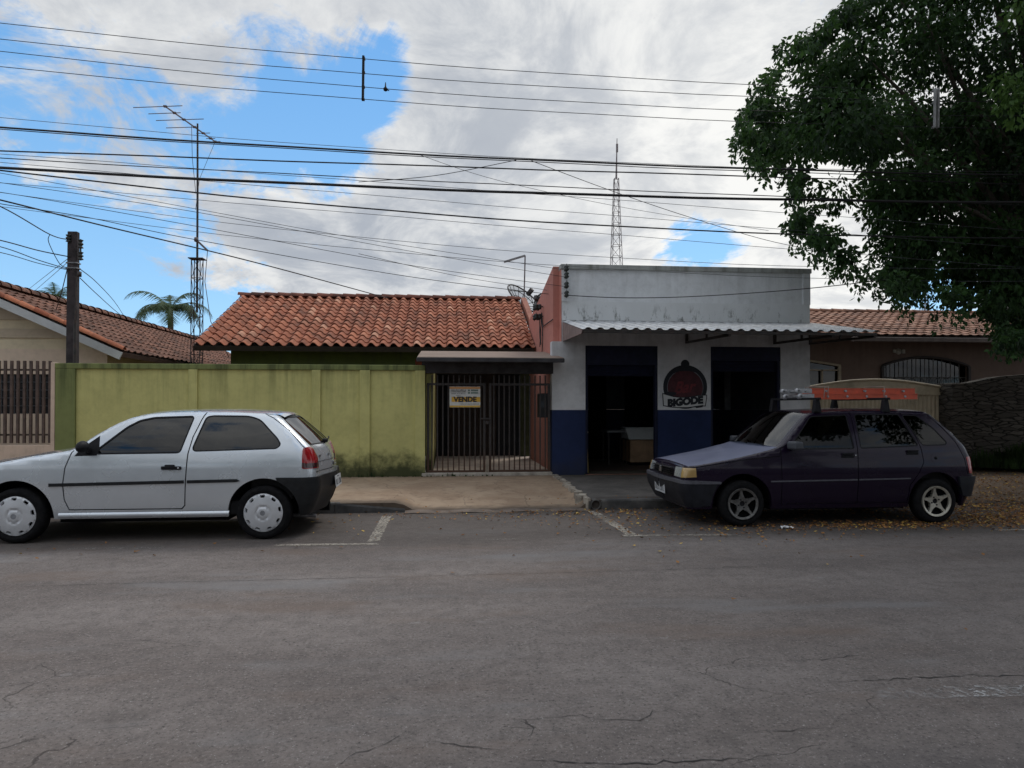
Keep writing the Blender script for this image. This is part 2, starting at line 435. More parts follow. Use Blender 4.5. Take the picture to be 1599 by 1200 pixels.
def wheel(car, x, zc, yface, side, R, width, rim, matr, matd, Rr):
    """tyre (lathe about y) as the part 'wheel', rim or cap as its sub-part. side=-1 near side"""
    m = MB(); w = width; y0 = yface; sg = -side
    prof = [(Rr-.015, .03), (Rr, .004), (Rr+.012, 0.0), (Rr+.03, -.004), (R-.045, -.006), (R-.018, .006), (R-.006, .02), (R, .04), (R, w-.04), (R-.02, w-.006), (Rr, w), (Rr*.5, w-.02)]
    m.lathe([(r, sg*h) for r, h in prof], (x, y0, zc), 'y', 48)
    for g in (.062, .085, .108):   # tread grooves read as darker rings
        m.lathe([(R+.0015, sg*(g)), (R+.0015, sg*(g+.012))], (x, y0, zc), 'y', 48)
    wo = m.build('wheel', RUBBER, car, local=True, recalc=True)
    back = MB(); back.lathe([(.001, sg*.05), (Rr, sg*.05)], (x, y0, zc), 'y', 32); back.lathe([(.10, sg*.02), (.10, sg*.05)], (x, y0, zc), 'y', 24)
    back.build('brake_disc', DARK, wo, local=True)
    def mp(q):
        r = np.hypot(q[:, 0], q[:, 1])/Rr
        if rim == 'cap':
            h = -.004-.022*np.cos(np.clip(r, 0, 1)*PI/2)**.8+.010*np.exp(-((r-.34)/.06)**2)+.012*np.clip((r-.93)/.07, 0, 1)**2
        else:
            h = -.004+.020*np.clip((1-r)/.9, 0, 1)-.012*np.exp(-((r-1)/.10)**2)
        return np.stack([x+q[:, 0], y0+sg*h, zc+q[:, 1]], 1)
    def mpn(q):
        e = 1e-3; P = mp(q); a = mp(q+[e, 0])-mp(q-[e, 0]); b = mp(q+[0, e])-mp(q-[0, e]); n = np.cross(a, b)
        n /= np.linalg.norm(n, axis=1)[:, None]; n *= np.sign(n[:, 1:2])*(side); return P, n
    circ = lambda r, n=48, a0=0: [(r*math.cos(a0+2*PI*i/n), r*math.sin(a0+2*PI*i/n)) for i in range(n)]
    if rim == 'cap':
        holes = []
        for k in range(9):
            a = 2*PI*(k+.3)/9; pts = [(.80, -.10), (.86, -.15), (.955, -.13), (.955, .13), (.86, .15), (.80, .10)]
            holes.append([(Rr*r*math.cos(a+t), Rr*r*math.sin(a+t)) for r, t in pts])
        V, R_ = panelize(circ(Rr*1.01), [('hole', holes), ('badge', [circ(Rr*.13, 20)])], .02)
        sub = nmesh('hub_cap', [region(mpn, V, np.concatenate([R_['rest']]), 0, .03)], matr, wo)
        nmesh('cap_badge', [region(mpn, V, R_['badge'], .003, .006)], matd, sub)
    else:
        star = []
        for k in range(5):
            a = PI/2+2*PI*k/5+.1
            for r, t in ((.36, -PI/5), (.60, -.16), (.93, -.075), (.93, .075), (.60, .16)):
                star.append((Rr*r*math.cos(a+t), Rr*r*math.sin(a+t)))
        star = sorted(star, key=lambda p: math.atan2(p[1], p[0]))
        V, R_ = panelize(circ(Rr), [('cap', [circ(Rr*.17, 20)]), ('star', [star]), ('open', [circ(Rr*.86)])], .02)
        sub = nmesh('rim', [region(mpn, V, R_['star'], -.006, .035), region(mpn, V, R_['rest'], 0, .045)], matr, wo)
        nmesh('hub', [region(mpn, V, R_['cap'], -.016, .01)], matd, sub)
        lug = MB()
        for k in range(4):
            a = 2*PI*k/4+.4; lug.lathe([(.001, -sg*.0), (.009, 0), (.009, sg*.012)], (x+.048*math.cos(a), y0+sg*.012, zc+.048*math.sin(a)), 'y', 8)
        lug.build('lug_nut', matd, sub, local=True)
    return wo

def seat(car, x, y, m, back=True):
    b = MB(); b.box((x-.22, y-.24, .42), (x+.26, y+.24, .56))
    b.obox((x+.33, y, .80), (.13, .46, .56), Matrix.Rotation(.28, 3, 'Y'))
    o = b.build('seat', m, car, bevel=.04, local=True)
    h = MB(); h.obox((x+.44, y, 1.16), (.09, .26, .17), Matrix.Rotation(.25, 3, 'Y')); h.tube([(x+.42, y-.06, 1.02), (x+.44, y-.06, 1.12)], .008); h.tube([(x+.42, y+.06, 1.02), (x+.44, y+.06, 1.12)], .008)
    h.build('headrest', m, o, bevel=.03, local=True)

def plate(car, P, N, up, txtmat, w=.40, h=.13):
    x = up.cross(N).normalized(); M = Matrix((x, up, N)).transposed().to_4x4(); M.translation = P
    b = MB(); b.obox(P, (w, h, .006), M.to_3x3())
    o = b.build('licence_plate', plain('plate_grey', (.50, .51, .52), .5, var=.1), car, local=True)
    c = MB()
    for i in range(8):
        if i == 3: continue
        xx = (i-3.5)*.043
        for (dx, dz, ww, hh) in ([(-.011, 0, .007, .06), (.011, .0, .007, .06), (0, .027, .02, .007)], [(0, 0, .008, .06), (.008, -.026, .02, .007)], [(0, .027, .024, .007), (.008, 0, .008, .06), (0, -.027, .022, .007)])[i % 3]:
            c.obox(P+x*(xx+dx)+up*(dz-.012)+N*.0045, (ww, hh, .002), M.to_3x3())
    c.obox(P+up*.05+N*.0045, (.12, .012, .002), M.to_3x3())
    c.build('plate_marks', txtmat, o, local=True)

def paint(name, col, rough, metal, coat, dirtc, dirt, flake=0.):
    t = NT(name)
    oz = t.xyz(2)
    n = t.noise(2.5, 6, .6); c = t.mix(t.ramp(n, .3, .7), tuple(x*.92 for x in col[:3])+(1,), c4(col))
    low = t.ramp(t.math('ADD', oz, t.math('MULTIPLY', t.noise(7, 6, .7), .35)), .75, .35)
    c = t.mix(t.math('MULTIPLY', low, dirt), c, c4(dirtc))
    c = t.mix(t.ramp(t.noise(6, 4, .6), .5, .8, 0, dirt*.4), c, c4(dirtc))
    t.set(col=c, metal=metal, coat=coat, coatr=.05, spec=.22 if col[0] < .05 else .5)
    t.set(rough=t.ramp(t.noise(3, 3, .5), .3, .7, rough*.9, rough*1.15))
    return t.m
CHROME = plain('chrome_dull', (.45, .45, .46), .25, .9, var=.1)
AMBER = plain('amber_lens', (.42, .27, .10), .2, var=.15, coat=.6)
CLEAR = plain('headlamp_glass', (.52, .54, .52), .12, .35, var=.3, scale=60, coat=.8)
REDL = plain('red_lens', (.30, .008, .012), .18, var=.2, scale=40, coat=.8)
REDD = plain('smoked_lens', (.05, .012, .014), .18, var=.2, coat=.8)
SEATM = plain('seat_cloth', (.035, .035, .04), .95)
CABIN = plain('cabin_trim', (.02, .02, .022), .8)
SEAM = plain('seam_black', (.006, .006, .007), .8)
INK = plain('plate_ink', (.09, .09, .10), .7)
GLS = glass('side_glass_tinted', (.035, .04, .04), 1.62)
GLP = glass('rear_door_glass', (.05, .055, .055), 1.42)
GLR = glass('rear_glass_tinted', (.05, .055, .06), 1.75)
GLW = glass('windscreen_glass', (.42, .47, .45), 1.55)
GLU = glass('window_glass_dark', (.30, .31, .32), 1.38)

def arch_poly(xc, zc, r, n=26, z0=.1):
    return [(xc-r, z0)]+[(xc+r*math.cos(PI-PI*i/n), zc+r*math.sin(PI*i/n)) for i in range(n+1)]+[(xc+r, z0)]

def car_common(car, sk, wb, zc, Ra, under, xf, xr):
    m = MB()
    for xc in (0, wb):     # wheel wells
        for sg in (-1, 1):
            m.grid(lambda u, v: (xc+(Ra+.004)*math.cos(PI*u), sg*(.72-.34*v), zc+(Ra+.004)*math.sin(PI*u)), 20, 1)
            m.add([(xc-Ra, sg*.38, under), (xc+Ra, sg*.38, under), (xc+Ra, sg*.38, zc+Ra), (xc-Ra, sg*.38, zc+Ra)], [(0, 1, 2, 3)])
    m.box((Ra+.02, -.70, under), (wb-Ra-.02, .70, under+.05))
    m.box((xf+.12, -.40, under), (xr-.14, .40, under+.16))
    m.box((wb+Ra+.02, -.62, under+.10), (xr-.14, .62, under+.16))
    m.tube([(wb-.3, .35, under+.01), (wb+.5, .36, under-.01)], .06)
    m.build('underbody', DARK, car, local=True)

# ------------------------------------------------------------------ silver hatchback
def silver_car():
    car = thing('hatchback_car', 'silver three-door hatchback with steel hub caps parked along the kerb by the green wall', 'car', (-4.40, 8.35, 0), None)
    SIL = paint('silver_paint', (.64, .68, .72), .25, .50, 1.0, (.40, .40, .40), .03)
    BMP = plain('bumper_plastic', (.012, .013, .015), .5, var=.35, scale=12, dirt=((.03, .028, .026), .3), spec=.3)
    W = [(.20, .765), (.34, .80), (.45, .812), (.62, .822), (.80, .812), (.93, .785), (1.10, .72), (1.25, .655), (1.36, .60)]
    XF = [(.2, -.66), (.35, -.74), (.5, -.77), (.62, -.755), (.74, -.69), (.85, -.5)]
    XR = [(.2, 2.88), (.35, 2.96), (.5, 3.00), (.70, 3.00), (.84, 2.985), (.95, 2.945), (1.0, 2.90), (1.1, 2.80), (1.2, 2.69), (1.30, 2.58), (1.36, 2.50)]
    TOP = [(-.80, .70), (-.66, .725), (-.5, .765), (-.138, .838), (.092, .885), (.325, .922), (.47, .945), (.56, .975), (.711, 1.098), (.904, 1.222), (1.05, 1.29), (1.225, 1.328), (1.422, 1.345), (1.745, 1.352), (2.07, 1.350), (2.40, 1.335), (2.60, 1.315)]
    sk = Skin(W, XF, XR, [(.2, .22), (.7, .25), (.85, .25)], [(.2, .16), (.7, .15), (.95, .14), (1.05, .12), (1.36, .12)], TOP, re=.045, bowf=.05, bowr=.07)
    wb, zc, Ra = 2.47, .285, .365
    # outline of the half skin in (s, z)
    zt = lambda x: float(sk.TOP(x))
    top = [(x, zt(x)-.0005) for x in np.concatenate([np.arange(-.60, .5, .05), np.arange(.5, 1.3, .03), np.arange(1.3, 2.46, .06)])]
    zf = .718; zr = 1.318
    outer = [(sk.fs(0, .20), .20)]+[(x, .245) for x in np.arange(-.6, 2.8, .1)]+[(sk.rs(0, .24), .24)]
    outer += [(sk.rs(0, z), z) for z in (.4, .55, .7, .85, .95, 1.0, 1.1, 1.2, zr)]
    outer += [(2.50, zr+.004)]+top[::-1]+[(sk.fs(0, zf), zf), (sk.fs(0, .5), .5)]
    dglass = rounded([(.790, .925), (.800, .965), (1.046, 1.186), (1.16, 1.252), (1.30, 1.283), (1.697, 1.296), (1.606, .932)], .03)
    sail = [(.565, .893), (.585, .925), (.64, .985), (.785, 1.105), (.80, .985), (.787, .90)]
    qglass = rounded([(1.736, .945), (1.838, 1.290), (1.90, 1.302), (2.27, 1.298), (2.39, 1.262), (2.59, 1.060), (2.625, 1.0), (2.59, .968)], .05)
    door = rounded([(.535, .935), (.484, .772), (.467, .599), (.479, .451), (.522, .341), (1.64, .338), (1.672, .373), (1.695, .912), (1.725, 1.088), (1.785, 1.262), (1.815, 1.322), (1.55, 1.33), (1.28, 1.315), (1.08, 1.262), (.90, 1.160), (.62, .955)], .02)
    dseam = [(.550, .95), (.535, .932), (.484, .772), (.467, .599), (.479, .451), (.522, .341), (1.64, .338), (1.672, .373), (1.695, .912), (1.725, 1.088), (1.785, 1.262), (1.82, 1.345)]
    cseam = [(2.44, 1.33), (2.53, 1.285), (2.715, 1.150), (2.86, .985), (2.90, .95)]
    mould1 = [(.334, .585), (1.668, .606), (1.668, .638), (.334, .617)]
    mould2 = [(1.70, .606), (2.20, .614), (2.235, .626), (2.20, .645), (1.70, .638)]
    lamp = rounded([(2.862, .742), (2.862, .962), (2.95, .972), (sk.rs(.61, .95), .955), (sk.rs(.555, .85), .85), (sk.rs(.56, .74), .74)], .025)
    lampd = [(2.85, .745), (2.85, .815), (sk.rs(.50, .82), .82), (sk.rs(.50, .74), .745)]
    rwin = rounded([(sk.rs(0, 1.0), .998), (sk.rs(0, 1.285), 1.287), (sk.rs(.49, 1.285), 1.285), (sk.rs(.545, 1.2), 1.20), (sk.rs(.60, 1.03), 1.03), (sk.rs(.585, .998), .998)][::-1], .012)
    rbump = [(2.60, .655), (2.95, .652), (sk.rs(0, .655), .655), (sk.rs(0, .245), .245), (2.95, .25), (2.80, .25)]
    hseam = [(sk.rs(.68, .70), .70), (sk.rs(.0, .70), .70)]
    hseam2 = [(sk.rs(.56, .80), .80), (sk.rs(.0, .80), .80)]
    fbump = [(sk.fs(0, .30), .30), (sk.fs(0, .54), .54), (-.52, .54), (-.335, .50), (-.335, .25), (sk.fs(0, .22), .22)]
    flamp = rounded([(sk.fs(.36, .60), .59), (sk.fs(.36, .69), .69), (sk.fs(.62, .69), .695), (-.50, .71), (-.50, .61)], .02)
    grille = rounded([(sk.fs(0, .58), .58), (sk.fs(0, .68), .68), (sk.fs(.34, .68), .68), (sk.fs(.34, .58), .58)], .01)
    bel = [(.52, .338), (2.115, .305)]
    regs = [('cut', [arch_poly(0, zc, Ra), arch_poly(wb, zc, Ra)]), ('dglass', [dglass]), ('qglass', [qglass]), ('rwin', [rwin]),
            ('rubber', [sail, grow(dglass, .016), grow(qglass, .014), grow(rwin, .016)]), ('mould', [mould1, mould2]),
            ('seam', buf(dseam, .012)+buf(cseam, .010)+buf(hseam, .010)+buf(hseam2, .006)+buf([(.335, .25), (.335, .60)][:1]*2, .001)[:0]),
            ('lampd', [[p for p in lampd]]), ('lamp', [lamp]), ('flamp', [flamp]), ('grille', [grille]), ('rbump', [rbump]), ('fbump', [fbump]), ('door', [door])]
    # smoked half only inside the lamp outline
    V, R = panelize(outer, [r for r in regs if r[0] != 'lampd'], .05)
    lm = R['lamp']; cz = V[lm].mean(1); dk = (cz[:, 1] < .815) & (cz[:, 1] > .765); R['lampd'] = lm[dk]; R['lamp'] = lm[~dk]
    bo = lambda q: .020+.022*np.clip((q[:, 1]-.30)/.25, 0, 1)-.012*np.clip((q[:, 1]-.60)/.05, 0, 1)+.0*q[:, 0]
    both = lambda k, off=0., d=.03: [region(sk, V, R[k], off, d), region(sk, V, R[k], off, d, True)]
    body = nmesh('body', both('rest', 0, .035), SIL, car)
    nmesh('panel_gap', both('seam', -.010, .02), SEAM, body)
    nmesh('window_seal', both('rubber', -.001, .02), BLACK, body)
    nmesh('rear_bumper', both('rbump', bo, .06), BMP, car); nmesh('front_bumper', both('fbump', bo, .06), BMP, car)
    nmesh('rear_window', both('rwin', -.004, .01), GLR, car); nmesh('grille', both('grille', -.008, .02), BLACK, car)
    for mir in (False, True):
        d = nmesh('door', [region(sk, V, R['door'], 0, .04, mir)], SIL, car)
        nmesh('door_glass', [region(sk, V, R['dglass'], -.008, .01, mir)], GLS, d)
        nmesh('quarter_window', [region(sk, V, R['qglass'], -.004, .01, mir)], GLS, car)
        tl = nmesh('tail_light', [region(sk, V, R['lamp'], .006, .03, mir)], REDL, car)
        nmesh('smoked_lens', [region(sk, V, R['lampd'], .005, .03, mir)], REDD, tl)
        nmesh('headlight', [region(sk, V, R['flamp'], .004, .03, mir)], CLEAR, car)
        nmesh('side_moulding', [region(sk, V, R['mould'], .012, .02, mir)], BMP, car)
        p, n = place_on(sk, 1.535, .765, .012, mir); h = MB(); sg = 1 if mir else -1
        h.bar(p+Vector((-.095, 0, .002)), p+Vector((.105, 0, 0)), .022, .036)
        h.obox(p+Vector((-.012, -sg*.006, .018)), (.10, .02, .036), Matrix())
        hd = h.build('handle', BLACK, d, bevel=.008, local=True)
        k = MB(); k.lathe([(.001, sg*.026), (.009, sg*.024), (.009, 0)], p+Vector((.082, 0, 0)), 'y', 12); k.build('lock', CHROME, hd, local=True)
        p, n = place_on(sk, .70, .955, .0, mir); mm = MB()
        def shell(u, v):
            a = 2*PI*u; b = PI*v; return (p.x-.005+.052*math.cos(b), p.y+sg*(.115+.10*math.sin(b)*math.cos(a)), p.z+.035+.068*math.sin(b)*math.sin(a)*(1 if math.sin(a) > 0 else .85))
        mm.grid(shell, 18, 10); mm.bar(p+Vector((.0, 0, -.01)), p+Vector((0, sg*.09, .0)), .05, .04)
        mm.build('mirror', BLACK, car, local=True)
    # sill lip under the doors
    for sg in (-1, 1):
        sl = MB(); sl.grid(lambda u, v: (.42+1.70*u, sg*(.800+.014*math.sin(PI*v)), .255+.055*v), 8, 6, flip=(sg > 0))
        sl.build('sill', SIL, car, local=True)
    # top sheets
    hx = np.linspace(-.655, .50, 14); Vh, Fh = sk.sheet(hx, -.992, .992, lambda t: .035+.02*(1-t), lambda t: .07*(1-t)**3, 20)
    hood = MB().add(Vh, Fh, True).build('hood', SIL, car, local=True)
    nose = MB(); e0 = [Vh[i] for i in range(21)]
    nose.grid(lambda u, v: (e0[min(20, round(u*20))][0]-.022*math.sin(v*PI/2), e0[min(20, round(u*20))][1], e0[min(20, round(u*20))][2]-.05*v), 20, 4, flip=True); nose.build('hood_lip', SIL, hood, local=True)
    wx = np.linspace(.50, 1.10, 12)
    Vw, Fw = sk.sheet(wx, -.93, .93, lambda t: .04-.01*t, lambda t: .16*(1-t)+.06*t, 20, -.004)
    MB().add(Vw, Fw, True).build('windscreen', GLW, car, local=True)
    rx = np.linspace(1.10, 2.54, 18)
    Vr, Fr = sk.sheet(rx, -1, 1, lambda t: .032, lambda t: .06*max(0, 1-t*4), 20); 
    roof = MB().add(Vr, Fr, True)
    for sg in (-1, 1):   # A-pillars either side of the glass
        Va, Fa = sk.sheet(wx, sg*.925 if sg < 0 else .925, sg*1.0, lambda t: .04-.01*t, lambda t: .16*(1-t)+.06*t, 3)
        roof.add(Va, Fa if sg > 0 else [f[::-1] for f in Fa], True)
    ri = Vr[-21:]; roof.grid(lambda u, v: (ri[round(u*20)][0]+(.075+.02*(1-abs(2*u-1)))*v, ri[round(u*20)][1]*(1-.02*v), ri[round(u*20)][2]-.030*v**1.6), 20, 4)
    roof.build('roof', SIL, car, local=True)
    cw = MB(); cw.box((.42, -.66, .88), (.60, .66, .93)); cw.build('cowl', BLACK, car, local=True)
    car_common(car, sk, wb, zc, Ra, .20, -.6, 2.95)
    ins = MB(); ins.box((.55, -.68, .62), (.95, .68, .90)); ins.box((.4, -.70, .25), (2.6, .70, .40)); ins.box((2.30, -.66, .40), (2.75, .66, .95))
    ins.build('dashboard', CABIN, car, bevel=.03, local=True)
    seat(car, 1.10, -.36, SEATM); seat(car, 1.10, .36, SEATM)
    bs = MB(); bs.obox((2.10, 0, .80), (.14, 1.15, .60), Matrix.Rotation(.3, 3, 'Y')); bs.build('rear_seat', SEATM, car, bevel=.05, local=True)
    CAPM = plain('hub_cap_silver', (.58, .59, .61), .35, .3, var=.06, scale=8, dirt=((.3, .28, .26), .15))
    CAPD = plain('hub_cap_grey', (.26, .27, .29), .4, .3)
    for x in (0, wb):
        for sg in (-1, 1): wheel(car, x, zc, sg*.805, sg, .285, .165, 'cap', CAPM, CAPD, .203)
    p, n = place_on(sk, sk.rs(0, .54), .54, .05); plate(car, Vector((p.x+.006, 0, .545)), Vector((1, 0, .12)).normalized(), Vector((-.12, 0, 1)).normalized(), INK)
    # rear wiper, lock, lettering blots, badge, exhaust
    wi = MB(); zz = 1.0; p, n = place_on(sk, sk.rs(0.02, 1.0), 1.0, .02); p.y = -.05
    wi.tube([p, p+Vector((.03, 0, .02)), p+Vector((.02, .12, .03)), p+Vector((-.02, .34, .03))], .008, 6); wi.lathe([(.001, .03), (.022, .025), (.022, -.03)], p, 'x', 12)
    wi.build('rear_wiper', BLACK, car, local=True)
    for yy in (-.44, -.16):
        bd = MB()
        p, n = place_on(sk, sk.rs(abs(yy), .86), .86, .004); p.y = yy
        bd.obox(p, (.004, .14 if yy < -.3 else .08, .022), Matrix()); bd.obox(p+Vector((0, .02, -.035)), (.004, .09, .016), Matrix()); bd.build('badge', plain('badge_grey', (.12, .12, .13), .4, .5), car, local=True)
    p, n = place_on(sk, sk.rs(0.0, .75), .75, .008); bd = MB(); bd.lathe([(.001, .004), (.028, .002), (.028, -.006)], p, 'x', 16)
    bd.build('boot_lock', plain('badge_grey', (.12, .12, .13), .4, .5), car, local=True)
    MB().tube([(2.55, -.42, .20), (2.86, -.44, .195), (2.95, -.44, .19)], .022, 10).build('exhaust_pipe', STEEL, car, local=True)
    return car
silver_car()

# ------------------------------------------------------------------ purple hatchback
def purple_car():
    car = thing('hatchback_car', 'old dark purple five-door hatchback carrying ladders on its roof rack, parked before the bar', 'car', (3.45, 8.57, 0))
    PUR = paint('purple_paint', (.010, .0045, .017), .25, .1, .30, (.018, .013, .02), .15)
    HOOD = paint('faded_skylit_purple_paint', (.19, .205, .30), .45, .1, .4, (.20, .20, .25), .35)  # chalky faded paint, with the sky reflection mixed into its base colour
    BMP = plain('bumper_plastic_grey', (.012, .013, .018), .5, var=.3, scale=10, dirt=((.03, .03, .034), .3), spec=.28)
    STRIP = plain('bumper_strip_grey', (.075, .075, .09), .5, var=.2, scale=20)
    W = [(.18, .725), (.30, .755), (.50, .775), (.65, .772), (.80, .755), (.92, .735), (1.10, .675), (1.25, .62), (1.37, .575)]
    XF = [(.2, -.62), (.30, -.66), (.45, -.70), (.60, -.69), (.72, -.655), (.85, -.4)]
    XR = [(.18, 2.86), (.35, 2.92), (.56, 2.965), (.78, 2.945), (.93, 2.885), (1.13, 2.71), (1.30, 2.53), (1.37, 2.44)]
    TOP = [(-.80, .685), (-.66, .70), (-.52, .718), (-.058, .800), (.20, .858), (.38, .902), (.46, .925), (.507, .953), (.884, 1.322), (.973, 1.340), (1.25, 1.354), (1.524, 1.360), (2.145, 1.360), (2.40, 1.350), (2.52, 1.335)]
    sk = Skin(W, XF, XR, [(.2, .10), (.7, .09), (.85, .09)], [(.2, .12), (.93, .11), (1.1, .10), (1.37, .10)], TOP, re=.032, bowf=.035, bowr=.05, plan=.045)
    wb, zc, Ra = 2.41, .272, .352
    zt = lambda x: float(sk.TOP(x))
    top = [(x, zt(x)-.0005) for x in np.concatenate([np.arange(-.60, .44, .05), np.arange(.44, 1.0, .025), np.arange(1.0, 2.40, .06)])]
    zf = .700; zr = 1.338
    outer = [(sk.fs(0, .22), .22)]+[(x, .205) for x in np.arange(-.6, 2.8, .1)]+[(sk.rs(0, .22), .22)]
    outer += [(sk.rs(0, z), z) for z in (.4, .56, .7, .8, .93, 1.0, 1.1, 1.2, zr)]
    outer += [(2.43, zr+.004)]+top[::-1]+[(sk.fs(0, zf), zf), (sk.fs(0, .5), .5)]
    fglass = rounded([(.615, .912), (.66, .985), (.905, 1.268), (.93, 1.283), (1.365, 1.303), (1.385, .915)], .02)
    rglass = rounded([(1.482, .918), (1.486, 1.307), (2.045, 1.308), (2.205, .945)], .022)
    qglass = rounded([(2.10, 1.300), (2.275, 1.296), (2.46, 1.14), (2.595, .975), (2.57, .952), (2.275, .948)], .03)
    fdoor = rounded([(.475, .915), (.474, .694), (.474, .262), (1.410, .262), (1.415, .60), (1.428, .92), (1.425, 1.326), (.98, 1.312), (.905, 1.282), (.60, .965)], .02)
    rdoor = rounded([(1.422, .262), (1.428, .60), (1.442, .92), (1.438, 1.326), (2.075, 1.326), (2.21, 1.04), (2.245, .90), (2.262, .74), (2.18, .60), (2.075, .47), (2.04, .262)], .02)
    fseam = [(.62, .985), (.475, .915), (.474, .694), (.474, .262), (2.04, .262), (2.075, .47), (2.18, .60), (2.262, .74), (2.245, .90), (2.21, 1.04), (2.075, 1.33)]
    mseam = [(1.414, .262), (1.42, .60), (1.434, .92), (1.431, 1.345)]
    hseam = [(sk.fs(.60, .694), .694), (-.56, .694), (-.50, .704), (.005, .782), (.30, .810), (.470, .822)]
    tseam = [(2.42, 1.33), (2.56, 1.18), (2.72, .98), (2.81, .78), (2.84, .60), (sk.rs(.55, .58), .58), (sk.rs(0, .58), .58)]
    mould = [(.34, .522), (1.408, .533), (1.408, .550), (.34, .539)]
    mould_b = [(1.428, .533), (2.08, .542), (2.08, .558), (1.428, .550)]
    s_h0 = sk.fs(.42, .64)
    lampc = [(sk.fs(.40, .64), .575), (sk.fs(.41, .64), .682), (sk.fs(.605, .66), .685), (sk.fs(.60, .64), .572)]
    lampa = [(sk.fs(.608, .64), .572), (sk.fs(.613, .66), .685), (-.548, .688), (-.542, .585)]
    grille = [(sk.fs(0, .6), .575), (sk.fs(0, .68), .68), (sk.fs(.385, .68), .68), (sk.fs(.375, .6), .575)]
    fbump = [(sk.fs(0, .23), .23), (sk.fs(0, .52), .525), (-.55, .525), (-.30, .516), (-.352, .40), (-.37, .25), (-.50, .23)]
    fstrip = [(sk.fs(0, .5), .505), (sk.fs(0, .55), .550), (-.55, .545), (-.262, .530), (-.27, .508)]
    rbump = [(2.70, .565), (sk.rs(0, .565), .565), (sk.rs(0, .33), .33), (2.80, .33), (2.72, .36)]
    tlamp = rounded([(2.865, .60), (2.835, .80), (sk.rs(.62, .8), .80), (sk.rs(.42, .7), .80), (sk.rs(.42, .6), .60)], .01)
    rwin = rounded([(sk.rs(0, .97), .965), (sk.rs(0, 1.29), 1.29), (sk.rs(.46, 1.29), 1.29), (sk.rs(.55, .99), .99), (sk.rs(.54, .965), .965)][::-1], .012)
    flap = [(2.42+.06*math.cos(a*PI/10), .79+.06*math.sin(a*PI/10)) for a in range(20)]
    def ring(xc):
        o = [(xc+(Ra+.030)*math.cos(PI-PI*i/26), zc+(Ra+.03)*math.sin(PI*i/26)) for i in range(27)]
        return [(o[0][0], .22)]+o+[(o[-1][0], .22)]
    regs = [('cut', [arch_poly(0, zc, Ra), arch_poly(wb, zc, Ra)]), ('fglass', [fglass]), ('rglass', [rglass]), ('qglass', [qglass]), ('rwin', [rwin]),
            ('rubber', [grow(fglass, .013), grow(rglass, .013), grow(qglass, .012), grow(rwin, .014)]),
            ('lampa', [lampa]), ('lampc', [lampc]), ('grille', [grille]), ('tlamp', [tlamp]), ('fstrip', [fstrip]), ('fbump', [fbump]), ('rbump', [rbump]),
            ('mould', [mould, mould_b]), ('seam', buf(fseam, .009)+buf(mseam, .010)+buf(hseam, .009)+buf(tseam, .009)), ('flap', [flap]),
            ('lip', [ring(0), ring(wb)]), ('fdoor', [fdoor]), ('rdoor', [rdoor])]
    V, R = panelize(outer, regs, .05)
    both = lambda k, off=0., d=.03: [region(sk, V, R[k], off, d), region(sk, V, R[k], off, d, True)]
    def lipoff(q):
        r = np.minimum(np.hypot(q[:, 0], q[:, 1]-zc), np.hypot(q[:, 0]-wb, q[:, 1]-zc)); return .014*np.clip((Ra+.030-r)/.02, 0, 1)
    bo = lambda q: .030*np.clip((q[:, 1]-.24)/.16, 0, 1)+.006
    body = nmesh('body', both('rest', 0, .035)+both('lip', lipoff, .05), PUR, car)
    nmesh('panel_gap', both('seam', -.010, .02), SEAM, body)
    nmesh('window_seal', both('rubber', -.001, .02), BLACK, body)
    fb = nmesh('front_bumper', both('fbump', bo, .06), BMP, car); nmesh('bumper_strip', both('fstrip', .044, .06), STRIP, fb)
    nmesh('rear_bumper', both('rbump', lambda q: .035+0*q[:, 0], .06), BMP, car)
    nmesh('rear_window', both('rwin', -.004, .01), GLP, car)
    gr = nmesh('grille', both('grille', -.006, .02), plain('grille_purple', (.016, .010, .02), .5, var=.4, scale=30), car)
    nmesh('fuel_flap', both('flap', .002, .004)[:1], PUR, body); nmesh('panel', [region(sk, V, R['flap'], 0, .01, True)], PUR, body)
    sl = MB()
    for k in range(4): sl.box((-.745, -.36, .588+k*.024), (-.700, .36, .596+k*.024))
    sl.build('grille_slat', BLACK, gr, local=True)
    e = MB(); e.obox((-.748, 0, .63), (.012, .075, .075), Matrix()); e.build('emblem', CHROME, gr, local=True, bevel=.01)
    for mir in (False, True):
        sg = 1 if mir else -1
        d = nmesh('door', [region(sk, V, R['fdoor'], 0, .04, mir)], PUR, car); d2 = nmesh('door', [region(sk, V, R['rdoor'], 0, .04, mir)], PUR, car)
        nmesh('door_glass', [region(sk, V, R['fglass'], -.008, .01, mir)], GLU, d); nmesh('door_glass', [region(sk, V, R['rglass'], -.008, .01, mir)], GLP, d2)
        nmesh('quarter_window', [region(sk, V, R['qglass'], -.004, .01, mir)], GLP, car)
        nmesh('tail_light', [region(sk, V, R['tlamp'], .004, .03, mir)], REDL, car)
        hl = nmesh('headlight', [region(sk, V, R['lampc'], .006, .03, mir)], CLEAR, car); nmesh('indicator', [region(sk, V, R['lampa'], .006, .03, mir)], AMBER, hl)
        nmesh('side_moulding', [region(sk, V, R['mould'], .006, .01, mir)], STRIP, car)
        for dd, x, z in ((d, 1.30, .825), (d2, 2.12, .855)):
            p, n = place_on(sk, x, z, .012, mir); h = MB(); h.bar(p+Vector((-.07, 0, .02)), p+Vector((.07, 0, .02)), .02, .022); h.bar(p+Vector((-.075, -sg*.006, -.01)), p+Vector((.075, -sg*.006, -.01)), .018, .03)
            h.build('handle', BLACK, dd, bevel=.005, local=True)
